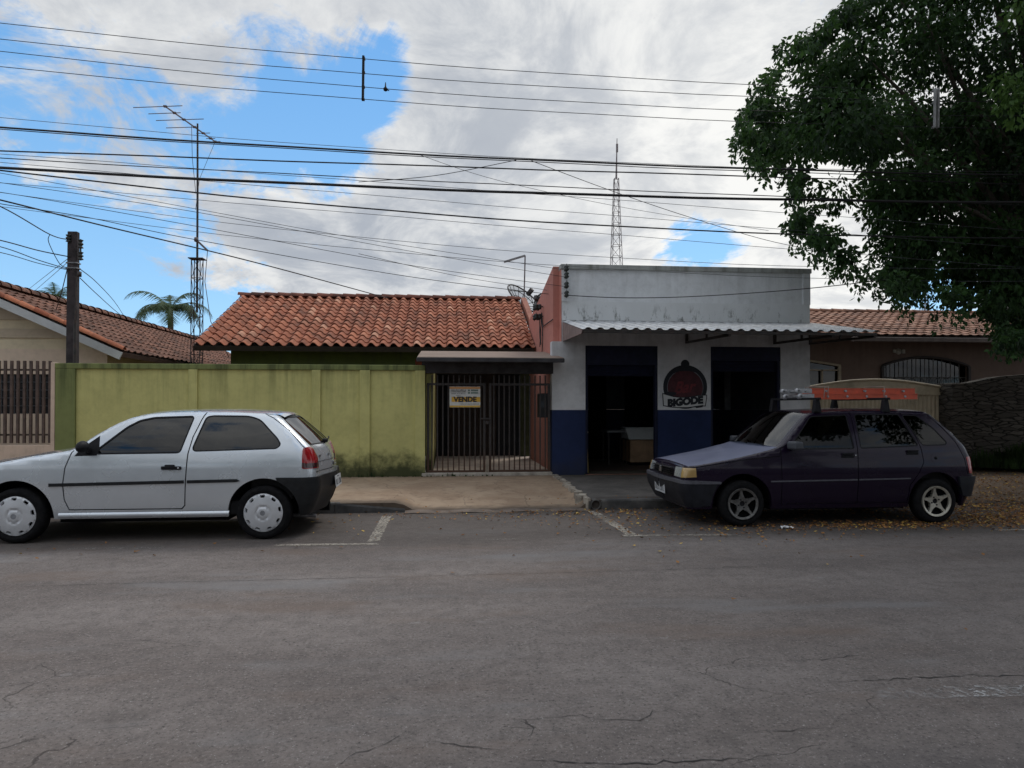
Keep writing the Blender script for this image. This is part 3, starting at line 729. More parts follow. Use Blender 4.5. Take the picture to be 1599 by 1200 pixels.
        p, n = place_on(sk, 1.40, .825, .004, mir); k = MB(); k.lathe([(.001, sg*.008), (.010, sg*.006), (.010, 0)], p, 'y', 12); k.build('lock', CHROME, d, local=True)
        p, n = place_on(sk, .60, .93, 0, mir); mm = MB()
        mm.obox(p+Vector((.0, sg*.115, .025)), (.115, .17, .095), Matrix.Rotation(-.15*sg, 3, 'Z')); mm.bar(p+Vector((.02, 0, -.02)), p+Vector((.0, sg*.07, .0)), .05, .05)
        mm.build('mirror', plain('mirror_grey', (.05, .055, .065), .5, var=.2), car, bevel=.022, local=True)
    fc = MB(); p, n = place_on(sk, 2.42, .79, .003); fc.lathe([(.001, -.006), (.018, -.005), (.018, .004)], p, 'y', 14); fc.build('filler_cap', BLACK, car, local=True)
    hx = np.linspace(-.618, .46, 14)
    Vh, Fh = sk.sheet(hx, -.994, .994, lambda t: .018+.012*(1-t), lambda t: .035*(1-t)**3+.03*t, 20)
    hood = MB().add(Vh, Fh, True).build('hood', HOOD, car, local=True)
    e0 = Vh[:21]; ns = MB(); ns.grid(lambda u, v: (e0[round(u*20)][0]-.034*math.sin(v*PI/2), e0[round(u*20)][1], e0[round(u*20)][2]-.045*v), 20, 4, flip=True); ns.build('hood_lip', PUR, hood, local=True)
    wx = np.linspace(.46, .90, 12)
    Vw, Fw = sk.sheet(wx, -.93, .93, lambda t: .03, lambda t: .10*(1-t)+.05*t, 20, -.004); MB().add(Vw, Fw, True).build('windscreen', GLW, car, local=True)
    rx = np.linspace(.90, 2.42, 18)
    Vr, Fr = sk.sheet(rx, -1, 1, lambda t: .030, lambda t: .05*max(0, 1-t*4), 20); roof = MB().add(Vr, Fr, True)
    for sg in (-1, 1):
        Va, Fa = sk.sheet(wx, sg*.925, sg*1.0, lambda t: .03, lambda t: .10*(1-t)+.05*t, 3); roof.add(Va, Fa if sg > 0 else [f[::-1] for f in Fa], True)
    ri = Vr[-21:]; roof.grid(lambda u, v: (ri[round(u*20)][0]+(.07+.03*(1-abs(2*u-1)))*v, ri[round(u*20)][1]*(1-.02*v), ri[round(u*20)][2]-.034*v**1.6), 20, 4)
    roof.build('roof', PUR, car, local=True)
    cw = MB(); cw.box((.40, -.64, .86), (.56, .64, .905)); cw.build('cowl', BLACK, car, local=True)
    wp = MB()
    for y0, y1 in ((-.45, .0), (.02, .5)): wp.tube([(.40, y0, .945), (.44, (y0+y1)/2, .965), (.50, y1, 1.00)], .007, 6)
    wp.build('wiper', BLACK, car, local=True)
    car_common(car, sk, wb, zc, Ra, .19, -.55, 2.9)
    ins = MB(); ins.box((.50, -.62, .60), (.86, .62, .875)); ins.box((.4, -.64, .24), (2.6, .64, .38)); ins.box((2.30, -.62, .40), (2.75, .62, .90)); ins.build('dashboard', CABIN, car, bevel=.03, local=True)
    sw = MB(); c = Vector((.98, -.34, .86)); Mx = Matrix.Rotation(1.15, 3, 'Y')
    pts = [c+Mx @ Vector((.18*math.cos(2*PI*k/24), .18*math.sin(2*PI*k/24), 0)) for k in range(25)]; sw.tube(pts, .014, 8, cap=False); sw.bar(c+Mx @ Vector((0, -.17, 0)), c+Mx @ Vector((0, .17, 0)), .03); sw.bar(c, c+Vector((-.2, 0, -.1)), .05)
    sw.build('steering_wheel', CABIN, car, local=True)
    seat(car, 1.00, -.34, SEATM); seat(car, 1.00, .34, SEATM)
    bs = MB(); bs.obox((2.05, 0, .78), (.14, 1.10, .58), Matrix.Rotation(.3, 3, 'Y')); bs.build('rear_seat', SEATM, car, bevel=.05, local=True)
    ALU = plain('alloy_cream', (.50, .47, .40), .35, .5, var=.15, scale=30, dirt=((.25, .2, .15), .3)); ALG = plain('alloy_dirty', (.15, .145, .14), .45, .5, var=.3, scale=30, dirt=((.05, .045, .04), .6))
    for x in (0, wb):
        for sg in (-1, 1): wheel(car, x, zc, sg*.765, sg, .272, .16, 'star', ALG if x == 0 else ALU, BLACK, .182)
    plate(car, Vector((-.755, -.0, .40)), Vector((-1, 0, -.05)).normalized(), Vector((-.05, 0, 1)).normalized(), INK)
    # roof rack: two bars on four clamp feet
    rk = MB()
    for x in (1.02, 1.90): rk.box((x-.018, -.64, 1.492), (x+.018, .60, 1.520))
    rack = rk.build('roof_rack', BLACK, car, bevel=.005, local=True)
    for x in (1.02, 1.90):
        for sg in (-1, 1):
            f = MB(); y = sg*.555
            f.prism([(-.045, 1.335), (.055, 1.335), (.028, 1.494), (-.022, 1.494)], lambda a, b: (x+a, y-.035, b), lambda a, b: (x+a, y+.035, b))
            f.bar((x-.02, y+sg*.038, 1.345), (x-.0, y+sg*.025, 1.49), .05, .02); f.build('rack_foot', BLACK, rack, bevel=.008, local=True)
    return car
pc = purple_car()

# ladders lying on the rack (things of their own)
def ladder():
    lad = thing('extension_ladder', 'orange fibreglass extension ladder with grey ends lying on the purple car roof rack', 'ladder', (4.4, 8.55, 1.52))
    ORG = plain('orange_fibreglass', (.56, .085, .035), .45, var=.15, scale=10, dirt=((.30, .10, .07), .35)); ALM = plain('ladder_aluminium', (.36, .36, .37), .4, .5, var=.2, scale=20)
    x0, x1 = 4.63, 6.02
    for k, (z, dx) in enumerate(((1.540, 0.), (1.608, -.02))):
        for y in (8.36, 8.74):
            yy = y+(.02 if k else 0); o_r = MB(); g_r = MB()
            for z2 in (z-.032, z+.032): o_r.box((x0+dx, yy-.018, z2-.004), (x1+dx, yy+.018, z2+.004))
            o_r.box((x0+dx, yy-.010, z-.028), (x1+dx, yy+.010, z+.028))
            g_r.box((x0+dx-.17, yy-.016, z-.030), (x0+dx, yy+.016, z+.030))
            g_r.lathe([(.012, -.03), (.036, -.03), (.036, .03), (.012, .03)], (x0+dx-.18, yy, z), 'y', 20)
            o_r.build('rail', ORG, lad); g_r.build('end_cap', ALM, lad)
        for i in range(6):
            x = x0+dx-.08+i*.26; rg = MB(); rg.tube([(x, 8.34, z), (x, 8.77, z)], .015, 8); rg.build('rung', ALM, lad)
    for x in (4.75, 4.80, 5.55):
        st = MB(); st.tube([(x, 8.33, 1.515), (x+.01, 8.33, 1.665), (x, 8.55, 1.672), (x, 8.78, 1.665), (x, 8.78, 1.52)], .0045, 6)
        st.build('tie_strap', plain('strap_pale', (.26, .20, .17), .8), lad)
ladder()

# ================================================================== GROUND, ROAD, PAVEMENT
KY = 9.37          # kerb face
WY = 12.40         # building line
def road_mat():
    t = NT('asphalt'); P = t.P()
    fine = t.noise(48, 6, .85); mid = t.noise(9, 8, .65); big = t.noise(.5, 5, .6, t.scaled((.6, 1.6, 1)))
    c = t.mix(t.ramp(big, .3, .7), (.150, .127, .117, 1), (.235, .205, .190, 1))
    c = t.mix(t.ramp(mid, .35, .72, 0, .5), c, (.095, .084, .079, 1))
    c = t.mix(t.ramp(fine, .55, .68, 0, .8), c, (.42, .39, .36, 1)); c = t.mix(t.ramp(fine, .48, .36, 0, .9), c, (.04, .036, .034, 1))
    # reddish dust, wheel tracks running along the street, dark gutter strip, bluish worn patches
    c = t.mix(t.ramp(t.noise(.9, 6, .6, t.scaled((.5, 1.5, 1))), .52, .72, 0, .5), c, (.16, .115, .09, 1))
    c = t.mix(t.ramp(t.noise(.75, 5, .6, t.scaled((.45, 1.6, 1.0))), .54, .70, 0, .55), c, (.21, .205, .205, 1))
    c = t.mix(t.ramp(t.noise(2.3, 7, .62, t.scaled((.8, 1.5, 1))), .66, .72, 0, .45), c, (.30, .29, .28, 1)); c = t.mix(t.ramp(t.noise(1.1, 7, .66), .60, .70, 0, .45), c, (.085, .075, .07, 1))
    y = t.xyz(1); wob = t.math('MULTIPLY', t.math('SUBTRACT', t.noise(1.3, 5, .6), .5), .7)
    yy = t.math('ADD', y, wob)
    c = t.mix(t.ramp(yy, 6.8, 7.5, 0, .55), c, (.062, .052, .046, 1))
    c = t.mix(t.ramp(yy, 8.9, 9.3, 0, .5), c, (.045, .035, .028, 1))
    c = t.mix(t.ramp(yy, 2.75, 2.45, 0, .35), c, (.06, .057, .06, 1))
    # hairline cracks: edges of large distorted cells, only where a mask allows
    def cracks(sc, vec, width, m0, m1, amt, seedscale):
        nv = t.new('ShaderNodeTexNoise'); nv.inputs['Scale'].default_value = 2.2; nv.inputs['Detail'].default_value = 8; t.l.new(P, nv.inputs['Vector'])
        ad = t.new('ShaderNodeVectorMath', operation='MULTIPLY_ADD'); t.l.new(nv.outputs['Color'], ad.inputs[0]); ad.inputs[1].default_value = (.55, .55, 0); t.l.new(vec, ad.inputs[2])
        vo = t.new('ShaderNodeTexVoronoi', feature='DISTANCE_TO_EDGE'); vo.inputs['Scale'].default_value = sc; t.l.new(ad.outputs[0], vo.inputs['Vector'])
        return t.math('MULTIPLY', t.math('MULTIPLY', t.ramp(vo.outputs[0], width, width*.25), t.ramp(t.noise(seedscale, 3, .5), m0, m1)), amt)
    near = t.ramp(y, 5.2, 3.6)
    k = t.math('MULTIPLY', cracks(1.1, t.scaled((.8, 1.9, 0)), .006, .52, .60, .55, .9), near)
    c = t.mix(k, c, (.018, .016, .015, 1))
    vs = t.new('ShaderNodeTexVoronoi'); vs.inputs['Scale'].default_value = 55; t.l.new(P, vs.inputs['Vector']); c = t.mix(t.math('MULTIPLY', t.ramp(vs.outputs[0], .22, .12), t.ramp(t.noise(13, 4, .6), .45, .62, 0, .75)), c, (.36, .34, .32, 1))
    t.set(col=c, rough=t.ramp(fine, .3, .7, .78, .95), spec=.15)
    h = t.math('ADD', t.math('MULTIPLY', fine, .8), t.math('MULTIPLY', mid, .5)); t.bump(t.math('SUBTRACT', h, k), .55, .012)
    return t.m
g = MB(); g.box((-900, -700, -.30), (900, 1500, -.05)); struct('ground', g, plain('bare_soil', (.12, .08, .055), .95, var=.35, scale=.4, bump=.3))
g = MB(); g.grid(lambda u, v: (-70+140*u, -5+(KY+5)*v, .0), 140, 14); struct('road', g, road_mat())
def ss(a, b, x): t = min(1, max(0, (x-a)/(b-a))); return t*t*(3-2*t)
def sw_z(x, y):
    base = .125+.05*(y-KY)/3
    low = .022+.155*ss(0, 2.3, y-KY)
    k = ss(-.66, -.40, x)*(1-ss(1.80, 1.98, x))
    return base*(1-k)+low*k
PAVE = wall_paint('pavement_concrete', (.30, .225, .16), stain=.0, streak=0, bump=.4)
def vz(x, y): return .125+.05*(y-KY)/3-.115*ss(0, 1, (x-7.0)/.25)*(1-ss(0, 1.6, y-KY))
def pave_mat(name, a, b, spots, joint=None):
    t = NT(name); c = t.mix(t.ramp(t.noise(1.6, 9, .68), .36, .66), a, b)
    c = t.mix(t.ramp(t.noise(7, 8, .7), .5, .72, 0, .6), c, spots); c = t.mix(t.ramp(t.noise(70, 4, .7), .55, .8, 0, .4), c, (.4, .36, .3, 1))
    yy = t.math('ADD', t.xyz(1), t.math('MULTIPLY', t.math('SUBTRACT', t.noise(2.4, 6, .6), .5), .6))
    c = t.mix(t.ramp(yy, 9.75, 9.42, 0, .75), c, (.06, .048, .04, 1)); c = t.mix(t.ramp(yy, 12.0, 12.5, 0, .5), c, (.07, .06, .035, 1))
    # crack lines
    vo = t.new('ShaderNodeTexVoronoi', feature='DISTANCE_TO_EDGE'); vo.inputs['Scale'].default_value = .75
    ad = t.new('ShaderNodeVectorMath', operation='MULTIPLY_ADD'); nv = t.new('ShaderNodeTexNoise'); nv.inputs['Scale'].default_value = 3; nv.inputs['Detail'].default_value = 6; t.l.new(t.P(), nv.inputs['Vector'])
    t.l.new(nv.outputs['Color'], ad.inputs[0]); ad.inputs[1].default_value = (.4, .4, 0); t.l.new(t.P(), ad.inputs[2]); t.l.new(ad.outputs[0], vo.inputs['Vector'])
    k = t.ramp(vo.outputs[0], .006, .002, 0, .35); c = t.mix(k, c, (.04, .03, .025, 1))
    t.set(col=c, rough=.9, spec=.2); t.bump(t.math('SUBTRACT', t.noise(40, 5, .65), k), .4, .008); return t.m
def pave(name, x0, x1, m, z=sw_z, y1=WY+.6, xr=None):
    g = MB(); nx = max(8, int((x1-x0)/.12)); g.grid(lambda u, v: (x0+(x1-x0)*u, KY+(y1-KY)*v, z(x0+(x1-x0)*u, KY+(y1-KY)*v)), nx, 24)
    g.grid(lambda u, v: (x0+(x1-x0)*u, KY, -.05+(z(x0+(x1-x0)*u, KY)+.05)*v), nx, 1)
    struct(name, g, m)
pave('sidewalk', -30, 1.95, pave_mat('driveway_concrete', (.27, .19, .13, 1), (.36, .27, .19, 1), (.15, .105, .075, 1)))
pave('pavement', 1.95, 7.05, pave_mat('dark_pavement', (.085, .078, .072, 1), (.135, .122, .112, 1), (.055, .05, .046, 1)), lambda x, y: .125+.05*(y-KY)/3)
pave('verge', 7.05, 40, pave_mat('leafy_soil', (.12, .085, .06, 1), (.19, .14, .10, 1), (.07, .05, .035, 1)), lambda x, y: vz(x, y))
# kerb stones, stained black
KM = plain('kerb_concrete', (.075, .072, .070), .9, var=.45, scale=3, bump=.4, dirt=((.20, .18, .15), .35))
def kerb(x0, x1, e0, e1):
    g = MB(); n = max(2, int((x1-x0)/.9))
    for i in range(n):
        a = x0+(x1-x0)*i/n+.004; b = x0+(x1-x0)*(i+1)/n-.004
        za = .131-(e0 if i == 0 else 0); zb = .131-(e1 if i == n-1 else 0)
        g.prism([(KY-.03, -.05), (KY-.022, 1), (KY-.01, 2), (KY+.10, 2), (KY+.10, -.05)], lambda p, q: (a, p, q if q < .5 else za-.022*(2-q)), lambda p, q: (b, p, q if q < .5 else zb-.022*(2-q)))
    struct('kerb', g, KM, recalc=True)
kerb(-30, -.55, 0, .085); kerb(2.12, 7.0, 0, 0); 
g = MB(); g.grid(lambda u, v: (-.55+2.5*u, KY-.16+.17*v, .004+.02*v+.006*math.sin(u*23)), 30, 3); struct('driveway_lip', g, plain('lip_concrete', (.13, .10, .08), .9, var=.4, scale=4, bump=.4))
# drain outlet at the end of the bar kerb, and the broken edge between driveway and bar pavement
t_ = thing('drain_outlet', 'dark round drain pipe outlet in the kerb at the corner of the driveway', 'drain', (2.03, KY, .05))
m = MB(); m.lathe([(.058, .12), (.058, -.035), (.070, -.035), (.070, .12)], (2.04, KY, .065), 'y', 20); m.build('pipe_rim', KM, t_)
m = MB(); m.lathe([(.001, .02), (.058, .02)], (2.04, KY, .065), 'y', 20); m.build('pipe_mouth', DARK, t_)
m = MB(); m.box((1.93, KY-.03, -.04), (1.965, KY+.1, .115)); m.box((2.11, KY-.03, -.04), (2.118, KY+.1, .115)); m.build('surround', KM, t_)
m = MB(); r = random.Random(3)
for i in range(22):
    y = KY+.08+i*.135+r.uniform(-.03, .03); x = 1.93+r.uniform(-.03, .03); w_ = r.uniform(.05, .15); l_ = r.uniform(.06, .13); zt = .15+.05*(y-KY)/3+r.uniform(-.012, .012)
    pts = [(x+w_*math.cos(a)*r.uniform(.6, 1.2)*.6, y+l_*math.sin(a)*r.uniform(.7, 1.2)) for a in np.linspace(0, 2*PI, 8)[:-1]]
    m.prism(pts, lambda a, b: (a, b, -.02), lambda a, b: (a, b, zt))
struct('pavement_edge', m, plain('broken_concrete', (.33, .29, .24), .9, var=.35, scale=7, bump=.5, dirt=((.1, .08, .06), .6)), recalc=True)

# painted bay lines: worn paint, sheets 4 mm above the asphalt
def worn_paint(name, col, keep):
    t = NT(name); f = t.noise(26, 8, .75); b = t.noise(1.1, 4, .6, t.scaled((1, 1.0, 1)))
    mask = t.math('MULTIPLY', t.ramp(f, keep, keep+.10), t.ramp(b, .34, .56, .25, 1)); t.set(col=t.mix(t.ramp(t.noise(9, 5, .6), .3, .7), c4(col), tuple(x*.7 for x in col[:3])+(1,)), rough=.85)
    tr = t.new('ShaderNodeBsdfTransparent'); ms = t.new('ShaderNodeMixShader'); t.l.new(mask, ms.inputs[0]); t.l.new(tr.outputs[0], ms.inputs[1]); t.l.new(t.b.outputs[0], ms.inputs[2]); t.l.new(ms.outputs[0], t.out.inputs[0]); return t.m
LINE = worn_paint('bay_line_paint', (.38, .34, .285), .41); FAINT = worn_paint('faint_line_paint', (.40, .37, .33), .50)
def line(a, b, w, m, name='road_marking'):
    a = Vector((a[0], a[1], .004)); b = Vector((b[0], b[1], .004)); d = (b-a).normalized(); n = Vector((-d.y, d.x, 0))*w/2
    k = MB(); k.grid(lambda u, v: a.lerp(b, u)+n*(2*v-1)*(1+.12*math.sin(u*41+v)), 24, 1); struct(name, k, m)
def gl(u0, v0, u1, v1, w, m): line(gnd(u0, v0), gnd(u1, v1), w, m)
gl(105, 857.5, 255, 855.5, .07, FAINT); gl(430, 851.5, 592, 849.5, .085, LINE); gl(583, 846, 604, 806, .12, LINE)
gl(925, 798.5, 986, 835, .12, LINE); gl(972, 836.8, 1142, 835, .09, LINE); gl(1142, 835.5, 1195, 838, .05, FAINT); gl(1555, 828, 1640, 826.5, .08, LINE)
gl(745, 843.5, 815, 841.5, .05, FAINT); gl(1365, 1084, 1640, 1078, .13, worn_paint('centre_line_paint', (.42, .41, .40), .48))
# long cracks and seams in the asphalt
def crack(pts, w, name='road_crack'):
    pts = [gnd(u, v, .003) for u, v in pts]; k = MB(); r = random.Random(len(pts)*7+int(pts[0].x*10)); L = []
    for a, b in zip(pts[:-1], pts[1:]):
        n = max(3, int((b-a).length/.035)); d = (b-a).normalized(); nn = Vector((-d.y, d.x, 0))
        for i in range(n): L.append(a.lerp(b, i/n)+nn*r.gauss(0, .007))
    L.append(pts[-1]); V = []; Fq = []
    for i, p in enumerate(L):
        ww = .55*w*r.uniform(.15, 1.35)*min(1, i/6+.15, (len(L)-1-i)/6+.15); q = L[min(i+1, len(L)-1)]-L[max(i-1, 0)]; q.normalize(); n = Vector((-q.y, q.x, 0))*ww/2
        V += [p+n, p-n]
    for i in range(len(L)-1): Fq.append((2*i, 2*i+1, 2*i+3, 2*i+2))
    k.add(V, Fq); struct(name, k, plain('crack_fill', (.040, .036, .034), .95, var=.3))
crack([(1300, 1064), (1420, 1059), (1470, 1056), (1599, 1054), (1700, 1052)], .016)
crack([(1225, 1032), (1290, 1028), (1352, 1022), (1362, 1028)], .012); crack([(1352, 1022), (1300, 1008), (1240, 1003)], .006)
crack([(890, 1112), (930, 1122), (1000, 1125), (1022, 1112), (1045, 1108), (1090, 1116)], .009)
crack([(1165, 1142), (1235, 1139), (1300, 1134)], .010); crack([(1232, 1128), (1238, 1142)], .007)
crack([(515, 1196), (560, 1178), (605, 1162), (635, 1142)], .010); crack([(640, 1142), (670, 1156), (720, 1164), (760, 1168), (800, 1172)], .009)
crack([(815, 1120), (830, 1142), (822, 1150)], .010); crack([(0, 917), (180, 911), (420, 905), (640, 900), (800, 896), (1000, 891), (1210, 883)], .010); crack([(1210, 883), (1400, 878), (1599, 873)], .005)
crack([(1040, 1048), (1100, 1034), (1190, 1026)], .005); crack([(800, 1182), (905, 1190), (1010, 1192), (1110, 1186), (1200, 1183)], .014)

# ------------------------------------------------------------------ leaf litter
def litter(name, spots, m, size=.045, label=None):
    V = []; Fq = []; rn = []
    for (cx, cy, sx, sy, n, zf) in spots:
        x = RNG.normal(cx, sx, n); y = RNG.normal(cy, sy, n)
        for a, b in zip(x, y):
            z = zf(a, b)
            if z is None: continue
            L = size*RNG.uniform(.5, 1.25); w_ = L*RNG.uniform(.4, .6); th = RNG.uniform(0, 2*PI); c, s_ = math.cos(th), math.sin(th); k = len(V)
            h = RNG.uniform(.002, .022, 4); tip = RNG.uniform(-.3, .3)
            for (p, q, hh) in ((-L/2, 0, h[0]), (0, -w_/2, h[1]), (L/2, tip*w_, h[2]), (0, w_/2, h[3])): V.append((a+p*c-q*s_, b+p*s_+q*c, z+.004+hh))
            Fq.append((k, k+1, k+2, k+3)); rn.append(RNG.uniform())
    o = fast_mesh(name, V, Fq, m, rnd=rn); tag(o, label, None, None, 'stuff'); return o
LEAFD = attr_mat('dead_leaf', (.15, .068, .026), (.40, .19, .06), .75, cc=(.62, .42, .09), bump=0)
rz = lambda x, y: (.0 if y < KY-.03 else (vz(x, y)+.004 if x > 7.05 else .135 if y < KY+.10 else sw_z(x, y) if x < 1.95 else .127+.05*(y-KY)/3))
litter('fallen_leaves', [(5.2, 7.75, .95, .16, 900, rz), (6.9, 8.1, .6, .35, 900, rz), (7.8, 9.0, 1.1, .7, 2600, rz), (8.9, 10.6, 1.5, .9, 2600, rz), (8.4, 8.2, 1.0, .40, 1500, rz), (5.9, 9.0, 1.2, .25, 500, rz),
    (3.0, 8.1, .8, .55, 300, rz), (1.6, 8.6, .8, .45, 200, rz), (2.6, 9.05, .7, .18, 150, rz), (.4, 9.0, 1.0, .22, 150, rz), (7.5, 7.7, 1.2, .22, 500, rz), (-1.5, 8.6, 1.2, .5, 55, rz), (-3, 7.3, 1.6, .35, 26, rz), (3.8, 7.3, .8, .25, 60, rz), (-4.6, 6.9, .8, .5, 8, rz), (2.5, 6.6, 1.5, .6, 12, rz), (0, 5, 4, 2, 14, rz)],
    LEAFD, label='brown and yellow fallen leaves scattered along the gutter and drifted thick under the tree')
p = gnd(1228, 826); m = MB(); r = random.Random(5)
m.grid(lambda u, v: (p.x-.07+.15*u, p.y-.03+.06*v, .008+.035*abs(math.sin(u*7+v*3))*(.4+.6*r.random())), 8, 5, smooth=False)
tag(m.build('crumpled_paper', plain('paper_white', (.72, .72, .72), .8, var=.1)), 'small crumpled white paper on the asphalt beside the purple car', 'litter')

# ================================================================== WALLS AND BUILDINGS
def X(u, Y, v=636): return at(u, v, Y).x
def Z(u, v, Y): return at(u, v, Y).z
def tiles(origin, ux, up, nu, nv, tw, tl, amp, m, name, parent, kind='barrel', jit=.006, nx=9):
    """nu x nv overlapping roof tiles from the eave corner `origin`; ux along the eave, up along the slope"""
    ux = Vector(ux).normalized(); up = Vector(up).normalized(); nn = ux.cross(up).normalized()
    if nn.z < 0: nn = -nn
    V = []; Fq = []; rn = []
    def prof(t):
        if kind == 'barrel': return amp*math.sin(PI*min(t/.60, 1))**.75 if t < .60 else -amp*.35*math.sin(PI*(t-.60)/.40)
        return amp*(.5+.5*math.cos(2*PI*t))**2
    ts = [i/nx for i in range(nx+1)]; pr = [prof(t) for t in ts]
    for j in range(nv):
        for i in range(nu):
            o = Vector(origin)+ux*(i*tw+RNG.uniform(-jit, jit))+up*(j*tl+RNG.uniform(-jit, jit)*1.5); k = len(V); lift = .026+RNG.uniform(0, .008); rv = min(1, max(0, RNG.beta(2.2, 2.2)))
            for a, (fr, lf, th) in enumerate(((0., lift-.016, 0), (0., lift, 0), (tl*1.06, .004, 0))):
                for t, h in zip(ts, pr):
                    tt = t if a < 2 else .5+(t-.5)*.97
                    V.append(o+ux*(tt*tw)+up*fr+nn*(h*(1 if a < 2 else .93)+lf))
            n = nx+1
            for a in (0, 1):
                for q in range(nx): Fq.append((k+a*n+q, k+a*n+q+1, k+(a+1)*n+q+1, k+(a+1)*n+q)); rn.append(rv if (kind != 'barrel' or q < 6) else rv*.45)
    return fast_mesh(name, V, Fq, m, parent, rn, smooth=False)
def ridge_caps(a, b, n, r, m, name, parent):
    a = Vector(a); b = Vector(b); d = (b-a)/n; V = []; Fq = []; rn = []; side = Vector((d.y, -d.x, 0)).normalized()
    for i in range(n):
        k = len(V); rv = RNG.uniform(); rr = r*RNG.uniform(.93, 1.05)
        for (f, s_) in ((-.06, 1.14), (1., .9)):
            for q in range(9):
                t = PI*q/8; V.append(a+d*(i+f)+side*rr*s_*math.cos(t)+Vector((0, 0, rr*s_*math.sin(t)*.9-.02)))
        for q in range(8): Fq.append((k+q, k+q+1, k+q+10, k+q+9)); rn.append(rv)
    return fast_mesh(name, V, Fq, m, parent, rn)

GREEN = wall_paint('green_plaster', (.54, .51, .205), top=2.06, base=.20, stain=.95, streak=.45, basecol=(.035, .042, .018), grime=(.11, .125, .05))
GREEND = wall_paint('green_mossy_coping', (.20, .225, .085), top=2.2, base=None, streak=.85, grime=(.045, .055, .025))
# green boundary wall: panels, pilasters and coping
bw = thing('boundary_wall', 'lime green plastered boundary wall with mossy coping and pilasters, behind the silver car', 'wall', (-3, WY, 0))
xl = X(88, WY); xr_ = X(664, WY)
m = MB(); m.box((xl, WY, -.05), (xr_-.02, WY+.14, 2.06)); m.build('wall_panel', GREEN, bw)
m = MB(); m.box((xl-.01, WY-.045, 2.055), (xr_, WY+.16, 2.15)); 
cp = MB(); n_ = 60
cp.grid(lambda u, v: (xl-.012+(xr_-xl+.02)*u, WY-.05 if v < .5 else WY+.16, 0), 1, 1)
m.build('coping', GREEND, bw, bevel=.012)
pm = []
for (a, b) in ((88, 119), (295, 309), (487, 501), (562, 578), (648, 664)):
    m = MB(); m.box((X(a, WY), WY-.042, -.05), (X(b, WY), WY+.01, 2.056)); m.build('pilaster', GREEN if a != 88 else GREEND, bw, bevel=.006)

# ---- green house: roof slope, wall, gable fascia
hs = thing('tiled_house', 'low green house with an orange clay barrel tile roof behind the green wall', 'house', (-2, 16, 0))
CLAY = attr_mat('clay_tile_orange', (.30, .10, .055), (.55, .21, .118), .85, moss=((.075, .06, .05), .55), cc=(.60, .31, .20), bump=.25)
EY, RY = 15.0, 18.5; ez = Z(560, 541, EY); rzv = Z(560, 466, RY)
xa, xb = X(299, EY), X(836, EY)
up = Vector((0, RY-EY, rzv-ez)); nu = 30; tw = (xb-xa)/nu; nv = 14; tl = up.length/nv
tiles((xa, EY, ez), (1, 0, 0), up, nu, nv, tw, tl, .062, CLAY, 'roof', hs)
ridge_caps((xa-.05, RY, rzv+.05), (xb+.05, RY, rzv+.05), 22, .10, attr_mat('clay_ridge', (.13, .055, .04), (.25, .10, .07), .9, moss=((.03, .03, .028), .8)), 'ridge_tile', hs)
m = MB(); d_ = up.normalized(); n_ = Vector((0, -d_.z, d_.y))
m.prism([(0, -.12), (up.length, -.12), (up.length, -.015), (0, -.015)], lambda a, b: Vector((xa+.02, EY, ez))+d_*a+n_*b, lambda a, b: Vector((xb-.02, EY, ez))+d_*a+n_*b)
m.build('roof_deck', plain('roof_timber', (.03, .022, .016), .9), hs)
m = MB(); a0 = Vector((xb+.06, EY-.05, ez)); m.prism([(0, -.16), (up.length, -.16), (up.length, .085), (0, .085)], lambda a, b: a0+d_*a+n_*b, lambda a, b: a0+Vector((.13, 0, 0))+d_*a+n_*b); m.build('verge_strip', wall_paint('verge_plaster', (.40, .17, .12), top=4.4, streak=.5), hs)
xw = X(360, 15.7)
m = MB(); m.box((xw, 15.7, -.05), (X(648, 15.7), 15.85, ez+.10)); m.box((X(648, 15.7), 15.7, 2.5), (1.94, 15.85, ez+.10)); m.box((xw, 15.85, -.05), (xw+.15, 21, ez+.2)); m.build('wall', wall_paint('house_green_plaster', (.085, .11, .035), top=2.7, streak=.4), hs)
m = MB(); m.prism([(15.7, ez-.1), (RY, rzv-.12), (21.3, ez-.1)], lambda a, b: (xw+.02, a, b), lambda a, b: (xw+.15, a, b)); m.build('gable', plain('gable_plaster', (.085, .11, .035), .9), hs)
bk = Vector((0, RY-EY, ez-rzv)); m = MB(); m.add([(xa, RY, rzv+.02), (xb, RY, rzv+.02), (xb, RY+3.4, ez), (xa, RY+3.4, ez)], [(0, 1, 2, 3)]); m.build('rear_slope', CLAY, hs)

# ---- carport behind the gate: floor, back wall, side walls, sloped canopy slab
gp = thing('gate_porch', 'concrete porch slab roof and beam over the iron driveway gate', 'porch', (1, WY, 0))
xg0, xg1 = X(664, WY), X(862, WY)
yF, yB = 11.85, 13.7; zF = Z(760, 557.5, yF); zB = Z(760, 548.5, yB)
SLAB = wall_paint('porch_slab', (.27, .20, .16), streak=0, bump=.4); SLABD = plain('porch_edge_dark', (.035, .033, .036), .85, var=.4, scale=5, bump=.3)
m = MB(); xs0, xs1 = X(651, yF), X(881, yF)
m.prism([(yF, zF-.075), (yF, zF), (yB, zB), (yB, zB-.09)], lambda a, b: (xs0, a, b), lambda a, b: (xs1 if b < 9 else xs1, a, b)); m.build('slab', SLAB, gp, bevel=.012, recalc=True)
m = MB(); m.box((xs0-.008, yF-.012, zF-.085), (xs1+.008, yF+.03, zF-.012)); m.build('slab_edge', SLABD, gp, bevel=.01)
m = MB(); m.box((xg0-.06, WY-.02, Z(760, 583, WY)), (xg1+.02, WY+.16, zF-.04)); m.build('beam', SLABD, gp)
cpt = thing('carport', 'dark carport behind the iron gate with concrete floor and salmon side wall', 'carport', (1, 14, 0))
FZ = .20
